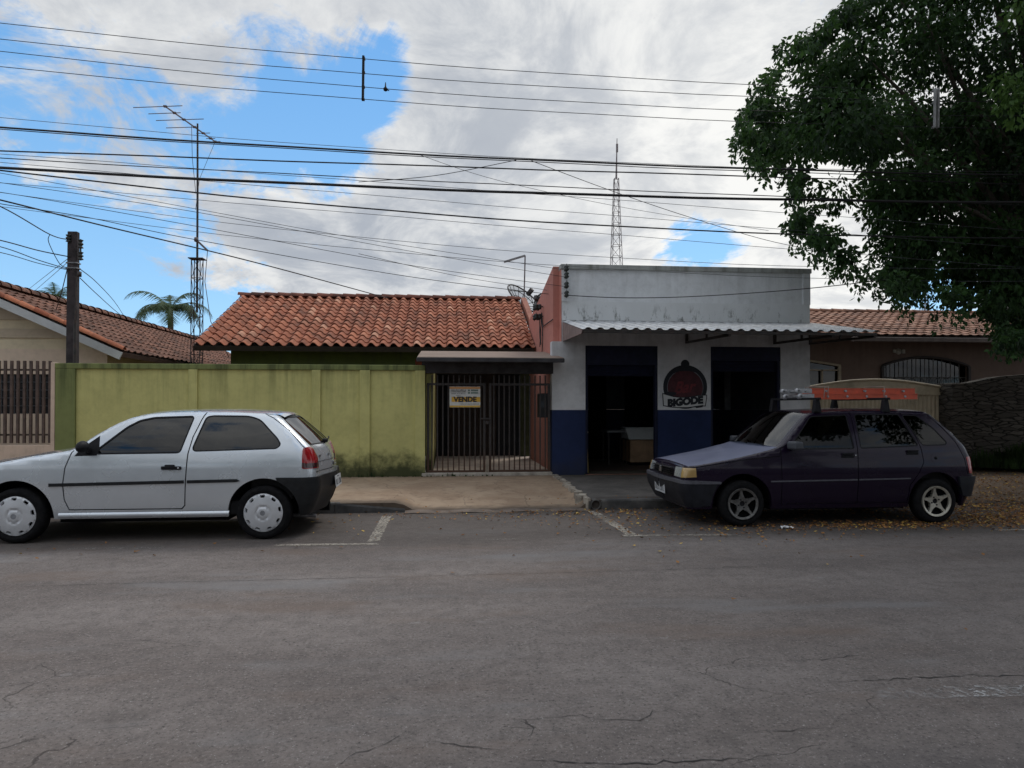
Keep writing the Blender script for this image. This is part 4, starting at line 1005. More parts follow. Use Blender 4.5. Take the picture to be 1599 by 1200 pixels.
m = MB(); m.box((xg0-.02, WY+.05, -.05), (2.05, 19.0, FZ)); m.build('floor', plain('carport_floor', (.50, .41, .33), .8, var=.25, scale=2.5, bump=.2, dirt=((.14, .1, .07), .5)), cpt)
m = MB(); m.box((xg0-.06, WY-.05, -.05), (xg1, WY+.12, .235)); m.build('threshold', plain('threshold_concrete', (.40, .36, .31), .9, var=.25, scale=5, bump=.3, dirt=((.12, .1, .08), .6)), cpt, bevel=.012)
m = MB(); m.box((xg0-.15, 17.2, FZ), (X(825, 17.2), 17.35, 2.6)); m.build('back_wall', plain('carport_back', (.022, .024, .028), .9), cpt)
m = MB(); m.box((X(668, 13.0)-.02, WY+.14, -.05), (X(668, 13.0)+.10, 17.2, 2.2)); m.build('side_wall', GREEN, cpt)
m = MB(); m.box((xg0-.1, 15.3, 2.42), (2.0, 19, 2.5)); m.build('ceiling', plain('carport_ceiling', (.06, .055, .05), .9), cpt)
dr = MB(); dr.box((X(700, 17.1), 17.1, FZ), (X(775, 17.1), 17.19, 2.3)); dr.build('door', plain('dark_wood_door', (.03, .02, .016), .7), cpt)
m = MB(); m.box((X(812, 17.0), 16.9, FZ), (X(826, 17.0), 17.18, 2.5)); m.build('post', plain('dark_green_post', (.05, .06, .025), .9), cpt)

# ---- iron gate, two leaves of upright bars
gt = thing('iron_gate', 'dark iron driveway gate with two leaves of upright bars and a sale sign on it', 'gate', (1, WY+.06, 0))
gy = WY+.05; gmid = X(761, gy); z0, z1, ztop = Z(760, 736, gy), Z(760, 600, gy), Z(760, 586, gy)
RUSTB = None
t = NT('gate_iron'); cc = t.mix(t.ramp(t.noise(14, 6, .7), .35, .7), (.030, .027, .028, 1), (.055, .045, .042, 1)); cc = t.mix(t.math('MULTIPLY', t.ramp(t.math('ADD', t.xyz(2), t.math('MULTIPLY', t.noise(9, 5, .7), .25)), .85, .45), .75), cc, (.085, .040, .022, 1)); t.set(col=cc, rough=.6, spec=.35); GATE = t.m
for (a, b, n) in ((xg0+.03, gmid-.035, 10), (gmid+.03, xg1-.03, 11)):
    f = MB(); f.box((a, gy-.02, z0-.02), (b, gy+.02, z0+.025)); f.box((a, gy-.018, z1-.02), (b, gy+.018, z1+.02)); f.box((a, gy-.022, z0+.025), (a+.04, gy+.022, z1-.02)); f.box((b-.04, gy-.022, z0+.025), (b, gy+.022, z1-.02))
    lf = f.build('gate_leaf', GATE, gt)
    for i in range(n):
        x = a+.04+(b-a-.08)*(i+.5)/n; q = MB(); q.box((x-.011, gy-.011, z0+.026), (x+.011, gy+.011, z1-.021)); q.box((x-.011, gy-.011, z1+.021), (x+.011, gy+.011, ztop)); q.build('bar', GATE, lf)
m = MB(); m.box((gmid-.14, gy-.05, Z(760, 655, gy)), (gmid+.06, gy-.025, Z(760, 655, gy)+.03)); m.box((gmid-.03, gy-.06, Z(760, 657, gy)-.06), (gmid+.02, gy-.03, Z(760, 657, gy))); m.build('latch', GATE, gt, bevel=.004)
m = MB(); m.box((gmid-.025, gy-.055, z0-.14), (gmid+.02, gy-.02, z0+.28)); m.build('drop_bolt', plain('bolt_post', (.22, .18, .14), .8), gt)
# for-sale board on the gate
sg = thing('sale_sign', 'yellow and white VENDE property sale sign hung on the iron gate', 'sign', (X(725, gy), gy-.04, 1.6))
sy = gy-.045; sx0, sx1 = X(702, sy), X(750, sy); sz1, sz0 = Z(725, 603.5, sy), Z(725, 636, sy); sw_, sh = sx1-sx0, sz1-sz0
SY = plain('sign_yellow', (.68, .40, .045), .5, var=.08); SWH = plain('sign_white', (.60, .60, .58), .5, var=.06); SOR = plain('sign_orange', (.55, .26, .09), .5, var=.1)
m = MB(); m.box((sx0, sy, sz0), (sx1, sy+.006, sz1)); bd = m.build('board', SWH, sg)
def band(f0, f1, mm, x0=0, x1=1, nm='stripe'): q = MB(); q.box((sx0+sw_*x0+.002, sy-.003, sz0+sh*f0), (sx0+sw_*x1-.002, sy-.0005, sz0+sh*f1)); return q.build(nm, mm, bd)
band(.885, .985, SOR); band(.265, .50, SY, .06, 1); band(.01, .09, SY)
TXT = plain('sign_ink', (.035, .02, .015), .6); TXG = plain('sign_ink_green', (.05, .13, .10), .6)
M_ = lambda x, z: facing(Vector((sx0+sw_*x, sy-.005, sz0+sh*z)))
text_mesh('VENDE', .125, 'lettering', TXT, bd, M_(.50, .375), offset=.006, width=sw_*.76)
q = MB(); rr = random.Random(11)   # small print too small to read in the photo: rows of blots
for (zz, xa_, xb_, h_, k_) in ((.83, .04, .54, .05, 12), (.75, .04, .54, .045, 14), (.66, .06, .54, .025, 8), (.57, .22, .38, .022, 5), (.16, .33, .96, .022, 16)):
    for i in range(k_):
        a_ = xa_+(xb_-xa_)*i/k_; q.box((sx0+sw_*a_, sy-.006, sz0+sh*(zz-h_/2)), (sx0+sw_*(a_+(xb_-xa_)/k_*rr.uniform(.5, .8)), sy-.0035, sz0+sh*(zz+h_/2*rr.uniform(.6, 1))))
q.build('small_print', TXT, bd)
q = MB()
for zz in (.82, .70):
    for i in range(9): a_ = .60+.034*i+(.03 if i > 1 else 0); q.box((sx0+sw_*a_, sy-.006, sz0+sh*(zz-.04)), (sx0+sw_*(a_+.024), sy-.0035, sz0+sh*(zz+.035)))
q.build('small_print', TXG, bd)
# electricity meter box on the salmon wall
mb_ = thing('meter_box', 'dark electricity meter box on the salmon wall just inside the gate', 'meter box', (1.85, 12.75, 1.45))
xm = X(862, WY); m = MB(); m.box((xm-.20, 12.62, Z(853, 652, 12.6)), (xm-.03, 12.95, Z(853, 614, 12.6))); m.build('box', plain('meter_grey', (.03, .03, .034), .5), mb_, bevel=.012)
m = MB(); m.box((xm-.17, 12.612, 1.40), (xm-.07, 12.619, 1.52)); m.build('glass', plain('meter_window', (.08, .09, .10), .1), mb_)

# ================================================================== THE BAR
bar = thing('bar_building', 'white and blue painted corner bar with tall parapet, metal awning and BIGODE sign', 'bar building', (4.4, WY, 0))
BX0, BX1 = X(877, WY), X(1265, WY); PX0 = X(862, WY); BT = 4.0; AZ = Z(1080, 502, WY)
BW = wall_paint('bar_white_plaster', (.66, .66, .67), (.018, .030, .085), zsplit=Z(900, 640, WY), top=2.9, streak=.30, base=.08, stain=.5, basecol=(.03, .03, .035), grime=(.16, .16, .16))
BP = wall_paint('bar_parapet_plaster', (.80, .82, .84), top=BT, streak=.2, grime=(.22, .22, .22))
t = NT('bar_peeling'); v_ = t.scaled((7, 7, 2.5)); nn = t.noise(1.0, 9, .75, v_); hh = t.ramp(t.xyz(2), AZ+.36, AZ+.05)
cc = t.mix(t.ramp(t.noise(2, 7, .6), .3, .7, 0, .4), (.74, .76, .77, 1), (.60, .61, .61, 1)); cc = t.mix(t.math('MULTIPLY', t.ramp(nn, .52, .64), hh), cc, (.22, .23, .22, 1)); t.set(col=cc, rough=.85, spec=.2); t.bump(nn, .4, .01); PEEL = t.m
SALM = wall_paint('salmon_plaster', (.54, .225, .18), top=3.9, streak=.35, base=1.75, stain=.35, basecol=(.14, .07, .05), grime=(.22, .12, .10))
o1a, o1b, o2a, o2b = X(914, WY), X(1027.5, WY), X(1110, WY), X(1219.5, WY); oz = Z(1000, 540, WY)
def pier(x0, x1, z1=AZ): m = MB(); m.box((x0, WY, -.05), (x1, WY+.20, z1)); return m.build('wall', BW, bar)
m = MB(); m.box((PX0, WY-.012, -.05), (o1a, WY+.22, Z(870, 533, WY))); m.build('corner_pier', BW, bar)
m = MB(); m.box((BX0, WY, Z(870, 533, WY)), (o1a, WY+.2, AZ)); m.build('wall', BW, bar)
pier(o1b, o2a); pier(o2b, BX1)
for a, b in ((o1a, o1b), (o2a, o2b)): m = MB(); m.box((a, WY, oz), (b, WY+.20, AZ)); m.build('lintel', BW, bar)
m = MB(); m.box((BX0, WY-.004, AZ+.34), (BX1, WY+.20, BT-.09)); m.build('parapet', BP, bar)
m = MB(); m.box((BX0+.002, WY-.010, AZ), (BX1-.002, WY+.20, AZ+.34)); m.build('parapet_base', PEEL, bar)
m = MB(); m.box((BX0-.02, WY-.05, BT-.09), (BX1+.02, WY+.24, BT)); m.build('parapet_coping', wall_paint('coping_stained', (.42, .43, .41), top=4.05, streak=.8, grime=(.14, .15, .12)), bar, bevel=.01)
for a, b in ((BX0, BX0+.14), (BX1-.14, BX1)): m = MB(); m.box((a, WY-.03, AZ+.34), (b, WY, BT-.09)); m.build('parapet_strip', BP, bar)
# salmon side wall with falling top edge
m = MB(); ys = [(WY+.2, 4.0), (14.58, 3.69), (16.3, 3.47)]
m.prism([(WY+.2, -.05)]+ys+[(16.3, -.05)], lambda a, b: (1.955, a, b), lambda a, b: (2.14, a, b)); m.build('side_wall', SALM, bar, recalc=True)
m = MB(); m.prism([(WY-.004, 2.29), (WY-.004, 4.0), (WY+.2, 4.0), (WY+.2, 2.29)], lambda a, b: (BX0-.012, a, b), lambda a, b: (BX0, a, b)); m.build('corner_face', SALM, bar)
m = MB(); m.box((BX1-.18, WY+.2, -.05), (BX1, 17.5, 3.4)); m.build('side_wall', BP, bar)
m = MB(); m.prism([(WY+.2, 3.62), (16.3, 3.30), (16.3, 3.36), (WY+.2, 3.68)], lambda a, b: (2.14, a, b), lambda a, b: (BX1-.18, a, b)); m.build('roof', CONC, bar)
# interior
BLUE = plain('bar_blue_inside', (.010, .015, .04), .85, var=.3, scale=2); BWI = plain('bar_white_shaded', (.055, .06, .07), .85, var=.3, scale=2)  # inner white wall: room shade put into a near-black colour
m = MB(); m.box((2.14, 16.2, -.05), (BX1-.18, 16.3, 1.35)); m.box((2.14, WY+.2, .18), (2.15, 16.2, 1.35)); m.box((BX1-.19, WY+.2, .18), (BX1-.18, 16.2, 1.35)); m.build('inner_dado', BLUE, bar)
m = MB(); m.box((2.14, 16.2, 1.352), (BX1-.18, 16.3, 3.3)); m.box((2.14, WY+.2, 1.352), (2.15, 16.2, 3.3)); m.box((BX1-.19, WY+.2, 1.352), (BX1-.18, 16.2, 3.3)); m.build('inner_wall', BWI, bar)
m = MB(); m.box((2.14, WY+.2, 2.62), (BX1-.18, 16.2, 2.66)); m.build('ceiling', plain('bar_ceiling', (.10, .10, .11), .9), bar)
m = MB(); m.box((o1a-.3, WY+.01, -.05), (BX1-.2, 16.2, .175)); m.build('floor', plain('bar_floor', (.085, .060, .050), .6, var=.4, scale=3), bar)
m = MB(); m.box((o1a, WY-.02, -.05), (o1b, WY+.03, .185)); m.box((o2a, WY-.02, -.05), (o2b, WY+.03, .185)); m.build('door_sill', plain('red_sill', (.17, .07, .05), .8, var=.3, scale=6), bar)
SHUT = plain('shutter_navy', (.010, .012, .032), .6, var=.25, scale=10, spec=.25)
for a, b, dz in ((o1a, o1b, 30), (o2a, o2b, 22)):
    zl = Z(1000, 540+dz, WY); m = MB(); m.box((a, WY+.02, zl), (b+(.02 if dz == 22 else 0), WY+.30, oz-.002)); sb = m.build('shutter_box', SHUT, bar)
    m = MB(); n = 7; z2 = zl-.20
    for k in range(n): zz = z2+(zl-z2)*k/n; m.prism([(0, 0), (.012, .5), (0, 1)], lambda p, q: (a+.03, WY+.10-p, zz+q*(zl-z2)/n), lambda p, q: (b-.03, WY+.10-p, zz+q*(zl-z2)/n))
    m.box((a+.03, WY+.098, z2), (b-.03, WY+.11, zl)); m.build('shutter_curtain', SHUT, bar)
    for e in (a, b-.05): m = MB(); m.box((e, WY+.03, .18), (e+.05, WY+.13, zl)); m.build('shutter_rail', SHUT, bar)
m = MB(); m.box((o1b, WY-.004, Z(1030, 640, WY)), (o1b+.035, WY, oz-.1)); m.build('jamb_strip', BW, bar)
# door openings in the back wall seen dimly
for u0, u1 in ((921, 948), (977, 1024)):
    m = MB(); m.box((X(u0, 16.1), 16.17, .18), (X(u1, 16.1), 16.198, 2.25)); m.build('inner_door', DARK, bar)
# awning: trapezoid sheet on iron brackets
AY = 10.40; az0 = Z(911, 514, AY); ax0 = X(909, AY); ax1 = X(1376, AY)
def aw(u, v):
    x = ax0+(ax1-ax0)*u; ph = (u*26) % 1; h = .030*max(0, min(1, 1.6-abs(ph-.5)*5)); y = AY-.03+(WY-.012-AY+.03)*v; xx = x if v < 1 else BX0+.03+(BX1+.05-BX0)*u
    xx = x+(BX0+.02+(ax1-BX0)*u-x)*v
    return (xx, y, az0+(AZ-.03-az0)*v+h)
m = MB(); m.grid(aw, 26*8, 2, smooth=False); m.grid(lambda u, v: Vector(aw(u, v))-Vector((0, 0, .004)), 26*8, 2, smooth=False, flip=True)
AWM = plain('awning_zinc', (.50, .51, .52), .5, .15, var=.2, scale=4, dirt=((.2, .2, .19), .6)); aws = m.build('awning_sheet', AWM, bar)
m = MB(); m.box((ax0+.02, AY, az0-.05), (ax1-.06, AY+.04, az0-.008)); m.box((BX0+.05, (AY+WY)/2, (az0+AZ)/2-.07), (ax1-.1, (AY+WY)/2+.04, (az0+AZ)/2-.03)); m.build('awning_purlin', IRON, bar)
zb0 = Z(877, 533, WY)
for xq in (X(1072, WY), X(1208, WY)+.02, 6.80):
    m = MB(); m.bar((xq, WY-.02, zb0-.02), (xq, WY-.02, AZ-.06), .045); m.bar((xq, WY-.02, zb0), (xq, AY+.03, az0-.06), .04); m.bar((xq, WY-.02, AZ-.09), (xq, AY+.02, az0-.055), .04); m.bar((xq, (AY+WY)/2, (zb0+az0)/2-.02), (xq, (AY+WY)/2, (AZ+az0)/2-.10), .03); m.build('awning_bracket', IRON, bar)
m = MB(); m.add([(BX0+.015, WY-.01, zb0), (BX0+.015, WY-.01, AZ-.04), (ax0, AY, az0-.005), (ax0, AY+.05, az0-.06)], [(0, 1, 2, 3)]); m.add([(BX0+.035, WY-.01, zb0), (BX0+.035, WY-.01, AZ-.04), (ax0+.02, AY, az0-.005), (ax0+.02, AY+.05, az0-.06)], [(3, 2, 1, 0)])
m.build('awning_end_panel', plain('end_panel_brown', (.21, .15, .135), .8, var=.25, scale=4), bar)
# painted BIGODE emblem on the middle pier, flat on the wall
LB = plain('logo_black', (.010, .012, .018), .75, var=.2); LR = plain('logo_red', (.065, .013, .018), .75, var=.3, scale=8); LWH = plain('logo_white', (.56, .56, .55), .75, var=.06); LG = plain('logo_grey', (.13, .14, .16), .8)
LRD = plain('logo_deep_red', (.15, .020, .026), .75, var=.2)
cx_, cz_ = X(1070, WY), Z(1070, 605, WY); px_ = 12.6/1080
def flat(poly, y, mm, nm, par): k = MB(); k.prism(poly, lambda a, b: (cx_+a*px_, WY-y, cz_-b*px_), lambda a, b: (cx_+a*px_, WY-y+.0015, cz_-b*px_)); return k.build(nm, mm, par, recalc=True)
circ = lambda r, x=0, y=0, n=48, sy=1: [(x+r*math.cos(2*PI*i/n), y+sy*r*math.sin(2*PI*i/n)) for i in range(n)]
emb = flat(circ(35.8, 0, -1, sy=.97), .0035, LB, 'painted_emblem', bar)
flat(circ(7, 0, -37), .0025, LB, 'emblem_knob', emb)
flat(circ(29.5, 0, -.5, sy=.97), .0055, LG, 'emblem_ring', emb); flat(circ(28.6, 0, 0, sy=.97), .0075, LR, 'emblem_disc', emb)
flat([(-13, -27), (0, -30), (14, -27), (20, -23), (10, -25.5), (0, -26), (-10, -25.5), (-20, -22)], .0095, LB, 'emblem_cap', emb)
rb = [(-36, 10.5), (-20, 15), (-8, 16.5), (6, 16), (20, 13.5), (34, 12.5), (34, 16), (32, 28.5), (20, 29), (4, 31), (-12, 31), (-24, 30), (-35, 28)]
flat(grow(rb, 1.4), .0095, LB, 'ribbon_edge', emb); flat(rb, .0115, LWH, 'ribbon', emb); flat([(-35, 9.5), (-30, 7), (-14, 7.5), (-16, 11.5), (-22, 13.5)], .0135, LB, 'ribbon_fold', emb)
flat([(14, 29.5), (29, 27.5), (28, 31), (18, 32.5)], .0135, LB, 'ribbon_fold', emb)
def bend(v): return Vector((cx_+v.x, WY-.0135-v.z, cz_-22.5*px_+v.y+.02*math.sin(v.x*4.2)+.03*v.x))
text_mesh('BIGODE', .175, 'lettering', LB, emb, bend, offset=.0135, width=58*px_)
text_mesh('Bar', .30, 'lettering', LRD, emb, lambda v: Vector((cx_+v.x, WY-.0095-v.z, cz_+.0+v.y+.10*v.x)), offset=.008, width=36*px_, shear=.35)
# insulator brackets: four on the front corner, two pairs on the salmon wall with hanging wires
INS = plain('insulator_dark', (.02, .025, .022), .5, var=.4)
def bracket(p, d, name='insulator_bracket'):
    m = MB(); p = Vector(p); d = Vector(d); m.bar(p, p+d*.13, .025)
    for k in (-1, 1): m.lathe([(.001, -.055), (.028, -.05), (.042, -.025), (.022, 0), (.042, .025), (.028, .05), (.001, .055)], p+d*.12+Vector((0, 0, k*.05)) if False else p+d*(.07 if k < 0 else .14), 'z', 12)
    m.bar(p+d*.14+Vector((0, 0, -.075)), p+d*.14+Vector((0, 0, .075)), .012); m.build(name, INS, bar)
for v in (421, 432, 447, 461): bracket((X(881, WY)+.02, WY-.03, Z(881, v, WY)), (0, -1, 0))
for u, v, Y in ((848, 481, 14.2), (852, 479, 13.9), (848, 496, 14.2), (852, 494, 13.9)): bracket((1.95, Y, Z(u, v, Y)), (-1, 0, 0))
m = MB(); r = random.Random(2)
for k in range(5):
    y0 = 13.9+.3*r.random(); za = Z(850, 490, 14); pts = [Vector((1.93, y0+.1*math.sin(i*.9+k), za-.16*i+.03*math.sin(i*2+k))) for i in range(4+k % 3)]; m.tube(pts, .009, 5)
m.tube([Vector((1.93, 14.0, Z(851, 500, 14))), Vector((1.93, 13.8, Z(855, 510, 13.8))), Vector((1.93, 13.2, Z(864, 505, 13.2))), Vector((1.93, 12.5, Z(874, 499, 12.5)))], .010, 6)
m.build('service_wires', CABLE, bar)
# things inside the bar
fz = thing('chest_freezer', 'white topped chest freezer with wood front just inside the left bar doorway', 'freezer', (4.0, 14.6, .175))
Yq = 14.3; a, b = X(984, Yq), X(1034, Yq); m = MB(); m.box((a, Yq, .24), (b+.7, Yq+.65, Z(1000, 686, Yq)-.02)); m.build('cabinet', plain('freezer_wood', (.33, .21, .12), .7, var=.25, scale=5), fz, bevel=.01)
m = MB(); zt0, zt1 = Z(1000, 686, Yq), Z(1000, 668, Yq); m.prism([(Yq-.02, zt0), (Yq+.30, zt1), (Yq+.68, zt1), (Yq+.68, zt0)], lambda p, q: (a-.03, p, q), lambda p, q: (b+.72, p, q)); m.build('lid', plain('freezer_white', (.72, .75, .74), .4, var=.05), fz, bevel=.01, recalc=True)
m = MB(); m.box((a+.03, Yq+.03, .17), (b+.67, Yq+.62, .24)); m.build('plinth', DARK, fz)
tb = thing('bar_table', 'dim grey table standing left of the chest freezer inside the bar', 'table', (3.4, 14.9, .175))
Yt = 14.6; ta, tb1 = X(948, Yt), X(982, Yt); m = MB(); m.box((ta, Yt, .86), (tb1, Yt+.6, .90)); m.build('table_top', plain('table_grey', (.20, .21, .22), .5), tb, bevel=.006)
for xx in (ta+.03, tb1-.06):
    for yy in (Yt+.03, Yt+.54): m = MB(); m.box((xx, yy, .175), (xx+.03, yy+.03, .86)); m.build('leg', IRON, tb)
br = thing('wooden_board', 'pale yellow board leaning behind the left blue pier of the bar', 'board', (X(915, 12.7), 12.7, .18))
m = MB(); x_ = X(914, 12.65); m.obox((x_+.035, 12.72, .55), (.05, .03, .74), Matrix.Rotation(-.03, 3, 'Y')); m.build('plank', plain('board_yellow', (.50, .36, .10), .7), br, bevel=.004)
m = MB(); m.obox((x_+.03, 12.72, .935), (.07, .04, .03), Matrix()); m.build('plank_head', plain('board_head', (.35, .33, .28), .7), br)
ps = thing('wall_poster', 'pale wall panel with a dark red round emblem seen through the right bar doorway', 'poster', (X(1160, 15.6), 15.6, 1.6))
Yp = 15.6; pa, pb, pz0, pz1 = X(1132, Yp), X(1187, Yp), Z(1160, 640, Yp), Z(1160, 572, Yp)
m = MB(); m.box((pa, Yp, pz0), (pb, Yp+.03, pz1)); m.box((pa+.4, Yp+.02, .175), (pa+.45, Yp+.06, pz0)); m.box((pb-.45, Yp+.02, .175), (pb-.4, Yp+.06, pz0)); m.build('panel', plain('poster_white', (.30, .31, .32), .7), ps)
k = MB(); k.prism([(.19*math.cos(i*PI/16), .22*math.sin(i*PI/16)) for i in range(32)], lambda p, q: (pb-.17+p, Yp-.004, (pz0+pz1)/2+.05+q), lambda p, q: (pb-.17+p, Yp-.001, (pz0+pz1)/2+.05+q)); k.build('disc', LR, ps, recalc=True)
k = MB(); k.box((pa+.42, Yp-.004, pz0+.02), (pa+.68, Yp-.001, pz0+.24)); k.build('picture', LG, ps)

# ================================================================== HOUSE ON THE RIGHT, GARAGE GATE, STONE WALL
rh = thing('tiled_house', 'brown plastered house with pale flat tile roof and arched barred window, right of the bar', 'house', (10, 16, 0))
EY2, RY2 = 16.0, 20.0; e2 = Z(1420, 524, EY2); r2 = Z(1420, 489, RY2); hx0, hx1 = BX1+.05, 19.5
up2 = Vector((0, RY2-EY2, r2-e2)); nv2 = 13; FT = attr_mat('flat_clay_tile', (.27, .135, .09), (.48, .26, .175), .85, moss=((.12, .075, .06), .7), cc=(.52, .31, .22), bump=.2)
nu2 = int((hx1-hx0)/.24); tiles((hx0, EY2, e2), (1, 0, 0), up2, nu2, nv2, (hx1-hx0)/nu2, up2.length/nv2, .022, FT, 'roof', rh, kind='flat', nx=6)
ridge_caps((hx0, RY2, r2+.04), (hx1, RY2, r2+.04), 34, .09, FT, 'ridge_tile', rh)
m = MB(); d2 = up2.normalized(); n2 = Vector((0, -d2.z, d2.y)); m.prism([(0, -.10), (up2.length, -.10), (up2.length, -.012), (0, -.012)], lambda a, b: Vector((hx0, EY2+.02, e2))+d2*a+n2*b, lambda a, b: Vector((hx1, EY2+.02, e2))+d2*a+n2*b); m.build('roof_deck', plain('deck_dark', (.05, .035, .03), .9), rh)
m = MB(); m.add([(hx0, RY2, r2), (hx1, RY2, r2), (hx1, RY2+4, e2), (hx0, RY2+4, e2)], [(0, 1, 2, 3)]); m.build('rear_slope', FT, rh)
m = MB(); m.box((X(1330, EY2), EY2-.09, e2-.16), (hx1, EY2+.02, e2-.05)); m.build('gutter', plain('gutter_brown', (.14, .11, .10), .7), rh, bevel=.015)
HW = 16.9; BR = wall_paint('brown_plaster', (.19, .135, .11), top=3.1, streak=.4, grime=(.09, .065, .055))
wz0, wz1 = Z(1445, 606, HW), Z(1445, 572, HW); wa, wb_ = X(1377, HW), X(1512, HW); la, lb, lz0, lz1 = X(1262, HW), X(1310, HW), Z(1290, 640, HW), Z(1290, 572, HW)
arc = lambda u: wz1+(Z(1445, 565, HW)-wz1+.12)*math.sin(PI*u)**.8
m = MB()
m.box((hx0+.02, HW, -.05), (la, HW+.15, e2+.30)); m.box((la, HW, -.05), (lb, HW+.15, lz0)); m.box((lb, HW, -.05), (wa, HW+.15, e2+.30)); m.box((wa, HW, -.05), (wb_, HW+.15, wz0-.5)); m.box((wb_, HW, -.05), (hx1-.3, HW+.15, e2+.30))
m.prism([(la, e2+.3), (la, Z(1268, 563, HW)), (lb, lz1), (lb, e2+.3)], lambda a, b: (a, HW, b), lambda a, b: (a, HW+.15, b))
n = 24
for i in range(n):
    u0, u1 = i/n, (i+1)/n; m.prism([(wa+(wb_-wa)*u0, arc(u0)), (wa+(wb_-wa)*u1, arc(u1)), (wa+(wb_-wa)*u1, e2+.3), (wa+(wb_-wa)*u0, e2+.3)], lambda a, b: (a, HW, b), lambda a, b: (a, HW+.15, b))
m.build('wall', BR, rh, recalc=True)
m = MB(); m.box((hx0, HW+1.2, 0), (hx1-.3, HW+1.3, e2+.3)); m.build('inner_wall', plain('room_dark', (.02, .02, .022), .9), rh)
TRIM = plain('window_trim_beige', (.36, .30, .22), .8, var=.15)
f = MB(); f.box((la, HW-.03, lz0-.04), (lb+.03, HW+.02, lz0)); f.box((lb-.02, HW-.03, lz0), (lb+.05, HW+.02, lz1)); f.bar((la, HW-.01, Z(1268, 563, HW)), (lb+.04, HW-.01, lz1+.02), .05); f.box((la, HW-.02, Z(1290, 577, HW)-.03), (lb, HW+.02, Z(1290, 577, HW))); f.box(((la+lb)/2-.06, HW-.02, lz0), ((la+lb)/2-.02, HW+.02, Z(1290, 577, HW)))
wn = f.build('window', TRIM, rh); q = MB(); q.add([(la, HW+.06, lz0), (lb, HW+.06, lz0), (lb, HW+.06, lz1+.2), (la, HW+.06, lz1+.2)], [(0, 1, 2, 3)]); q.build('pane', glass('house_window_glass', (.12, .13, .14), 1.5), wn)
f = MB(); pts = [Vector((wa+(wb_-wa)*i/24, HW-.03, arc(i/24))) for i in range(25)]; f.tube(pts, .035, 6); f.bar(pts[0], (wa, HW-.03, wz0-.5), .07); f.bar(pts[-1], (wb_, HW-.03, wz0-.5), .07); aw_ = f.build('window', plain('arch_frame', (.04, .032, .03), .7), rh)
q = MB(); q.add([(wa, HW+.1, wz0-.5), (wb_, HW+.1, wz0-.5), (wb_, HW+.1, wz1+.4), (wa, HW+.1, wz1+.4)], [(0, 1, 2, 3)]); q.build('pane', glass('arch_window_glass', (.10, .10, .11), 1.5), aw_)
f = MB(); GR = plain('grille_pale', (.10, .095, .085), .6)
for i in range(1, 10): x = wa+(wb_-wa)*i/10; f.tube([(x, HW+.02, wz0-.5), (x, HW+.02, arc(i/10))], .011, 6)
for zz in (wz0+.0, wz0+.28): f.tube([(wa, HW+.015, zz), (wb_, HW+.015, zz)], .010, 6)
for i in range(10):
    xc = wa+(wb_-wa)*(i+.5)/10
    for s_ in (-1, 1): f.tube([(xc+s_*.02, HW+.02, wz0+.02), (xc+s_*.085, HW+.02, wz0+.10), (xc+s_*.03, HW+.02, wz0+.2), (xc+s_*.09, HW+.02, wz0+.27)], .008, 5)
f.build('window_grille', GR, aw_)
e = MB(); c_ = Vector((X(1403, HW), HW-.03, Z(1403, 549, HW))); e.lathe([(.001, -.02), (.07, -.01), (.08, .02)], c_, 'y', 14); e.box((c_.x-.16, c_.y-.02, c_.z-.03), (c_.x-.09, c_.y+.02, c_.z+.05)); e.box((c_.x+.09, c_.y-.02, c_.z-.05), (c_.x+.16, c_.y+.02, c_.z+.05)); e.build('wall_lamp', plain('lamp_pale', (.35, .33, .28), .5), rh)

# beige ribbed garage gate with curved top rail
gg = thing('garage_gate', 'beige ribbed metal garage gate with a curved top rail behind the purple car', 'gate', (8.3, 12.7, 0))
GY = 12.75; ga, gb = BX1+.03, X(1479, GY); BEI = plain('gate_beige', (.52, .43, .30), .6, var=.15, scale=3, dirt=((.22, .18, .11), .5))
zt_ = lambda u: Z(1380, 606, GY)+(Z(1380, 593, GY)-Z(1380, 606, GY))*math.sin(PI*min(1, max(0, u)))
zr1 = Z(1380, 613, GY)-.02
m = MB(); nr = 34
def ribx(i): return ga+(gb-ga)*i/(nr*4)
prof = [0, .022, .022, 0]
m.grid(lambda u, v: (ga+.04+(gb-ga-.08)*u, GY+.03-(.022 if (round(u*nr*4) % 4) in (1, 2) else 0), .12+(zr1-.12)*v), nr*4, 1, smooth=False); m.build('ribbed_panel', BEI, gg)
m = MB(); m.grid(lambda u, v: (ga+(gb-ga)*u, GY-.01, zr1+(zt_(u)-zr1)*v), 24, 1); m.grid(lambda u, v: (ga+(gb-ga)*u, GY-.01+.07*v, zt_(u)), 24, 1); m.build('top_panel', BEI, gg)
m = MB(); m.box((ga, GY-.035, zr1-.03), (gb, GY+.05, zr1+.03)); m.box((gb-.06, GY-.03, .05), (gb, GY+.05, zr1-.03)); m.box((ga, GY-.03, .05), (ga+.06, GY+.05, zr1-.03)); m.box((ga+.06, GY-.03, .05), (gb-.06, GY+.05, .14)); fr_ = m.build('frame', BEI, gg, bevel=.006)
m = MB(); m.tube([Vector((ga+(gb-ga)*i/24, GY-.03, zt_(i/24))) for i in range(25)], .022, 8); m.build('top_rail', BEI, gg)
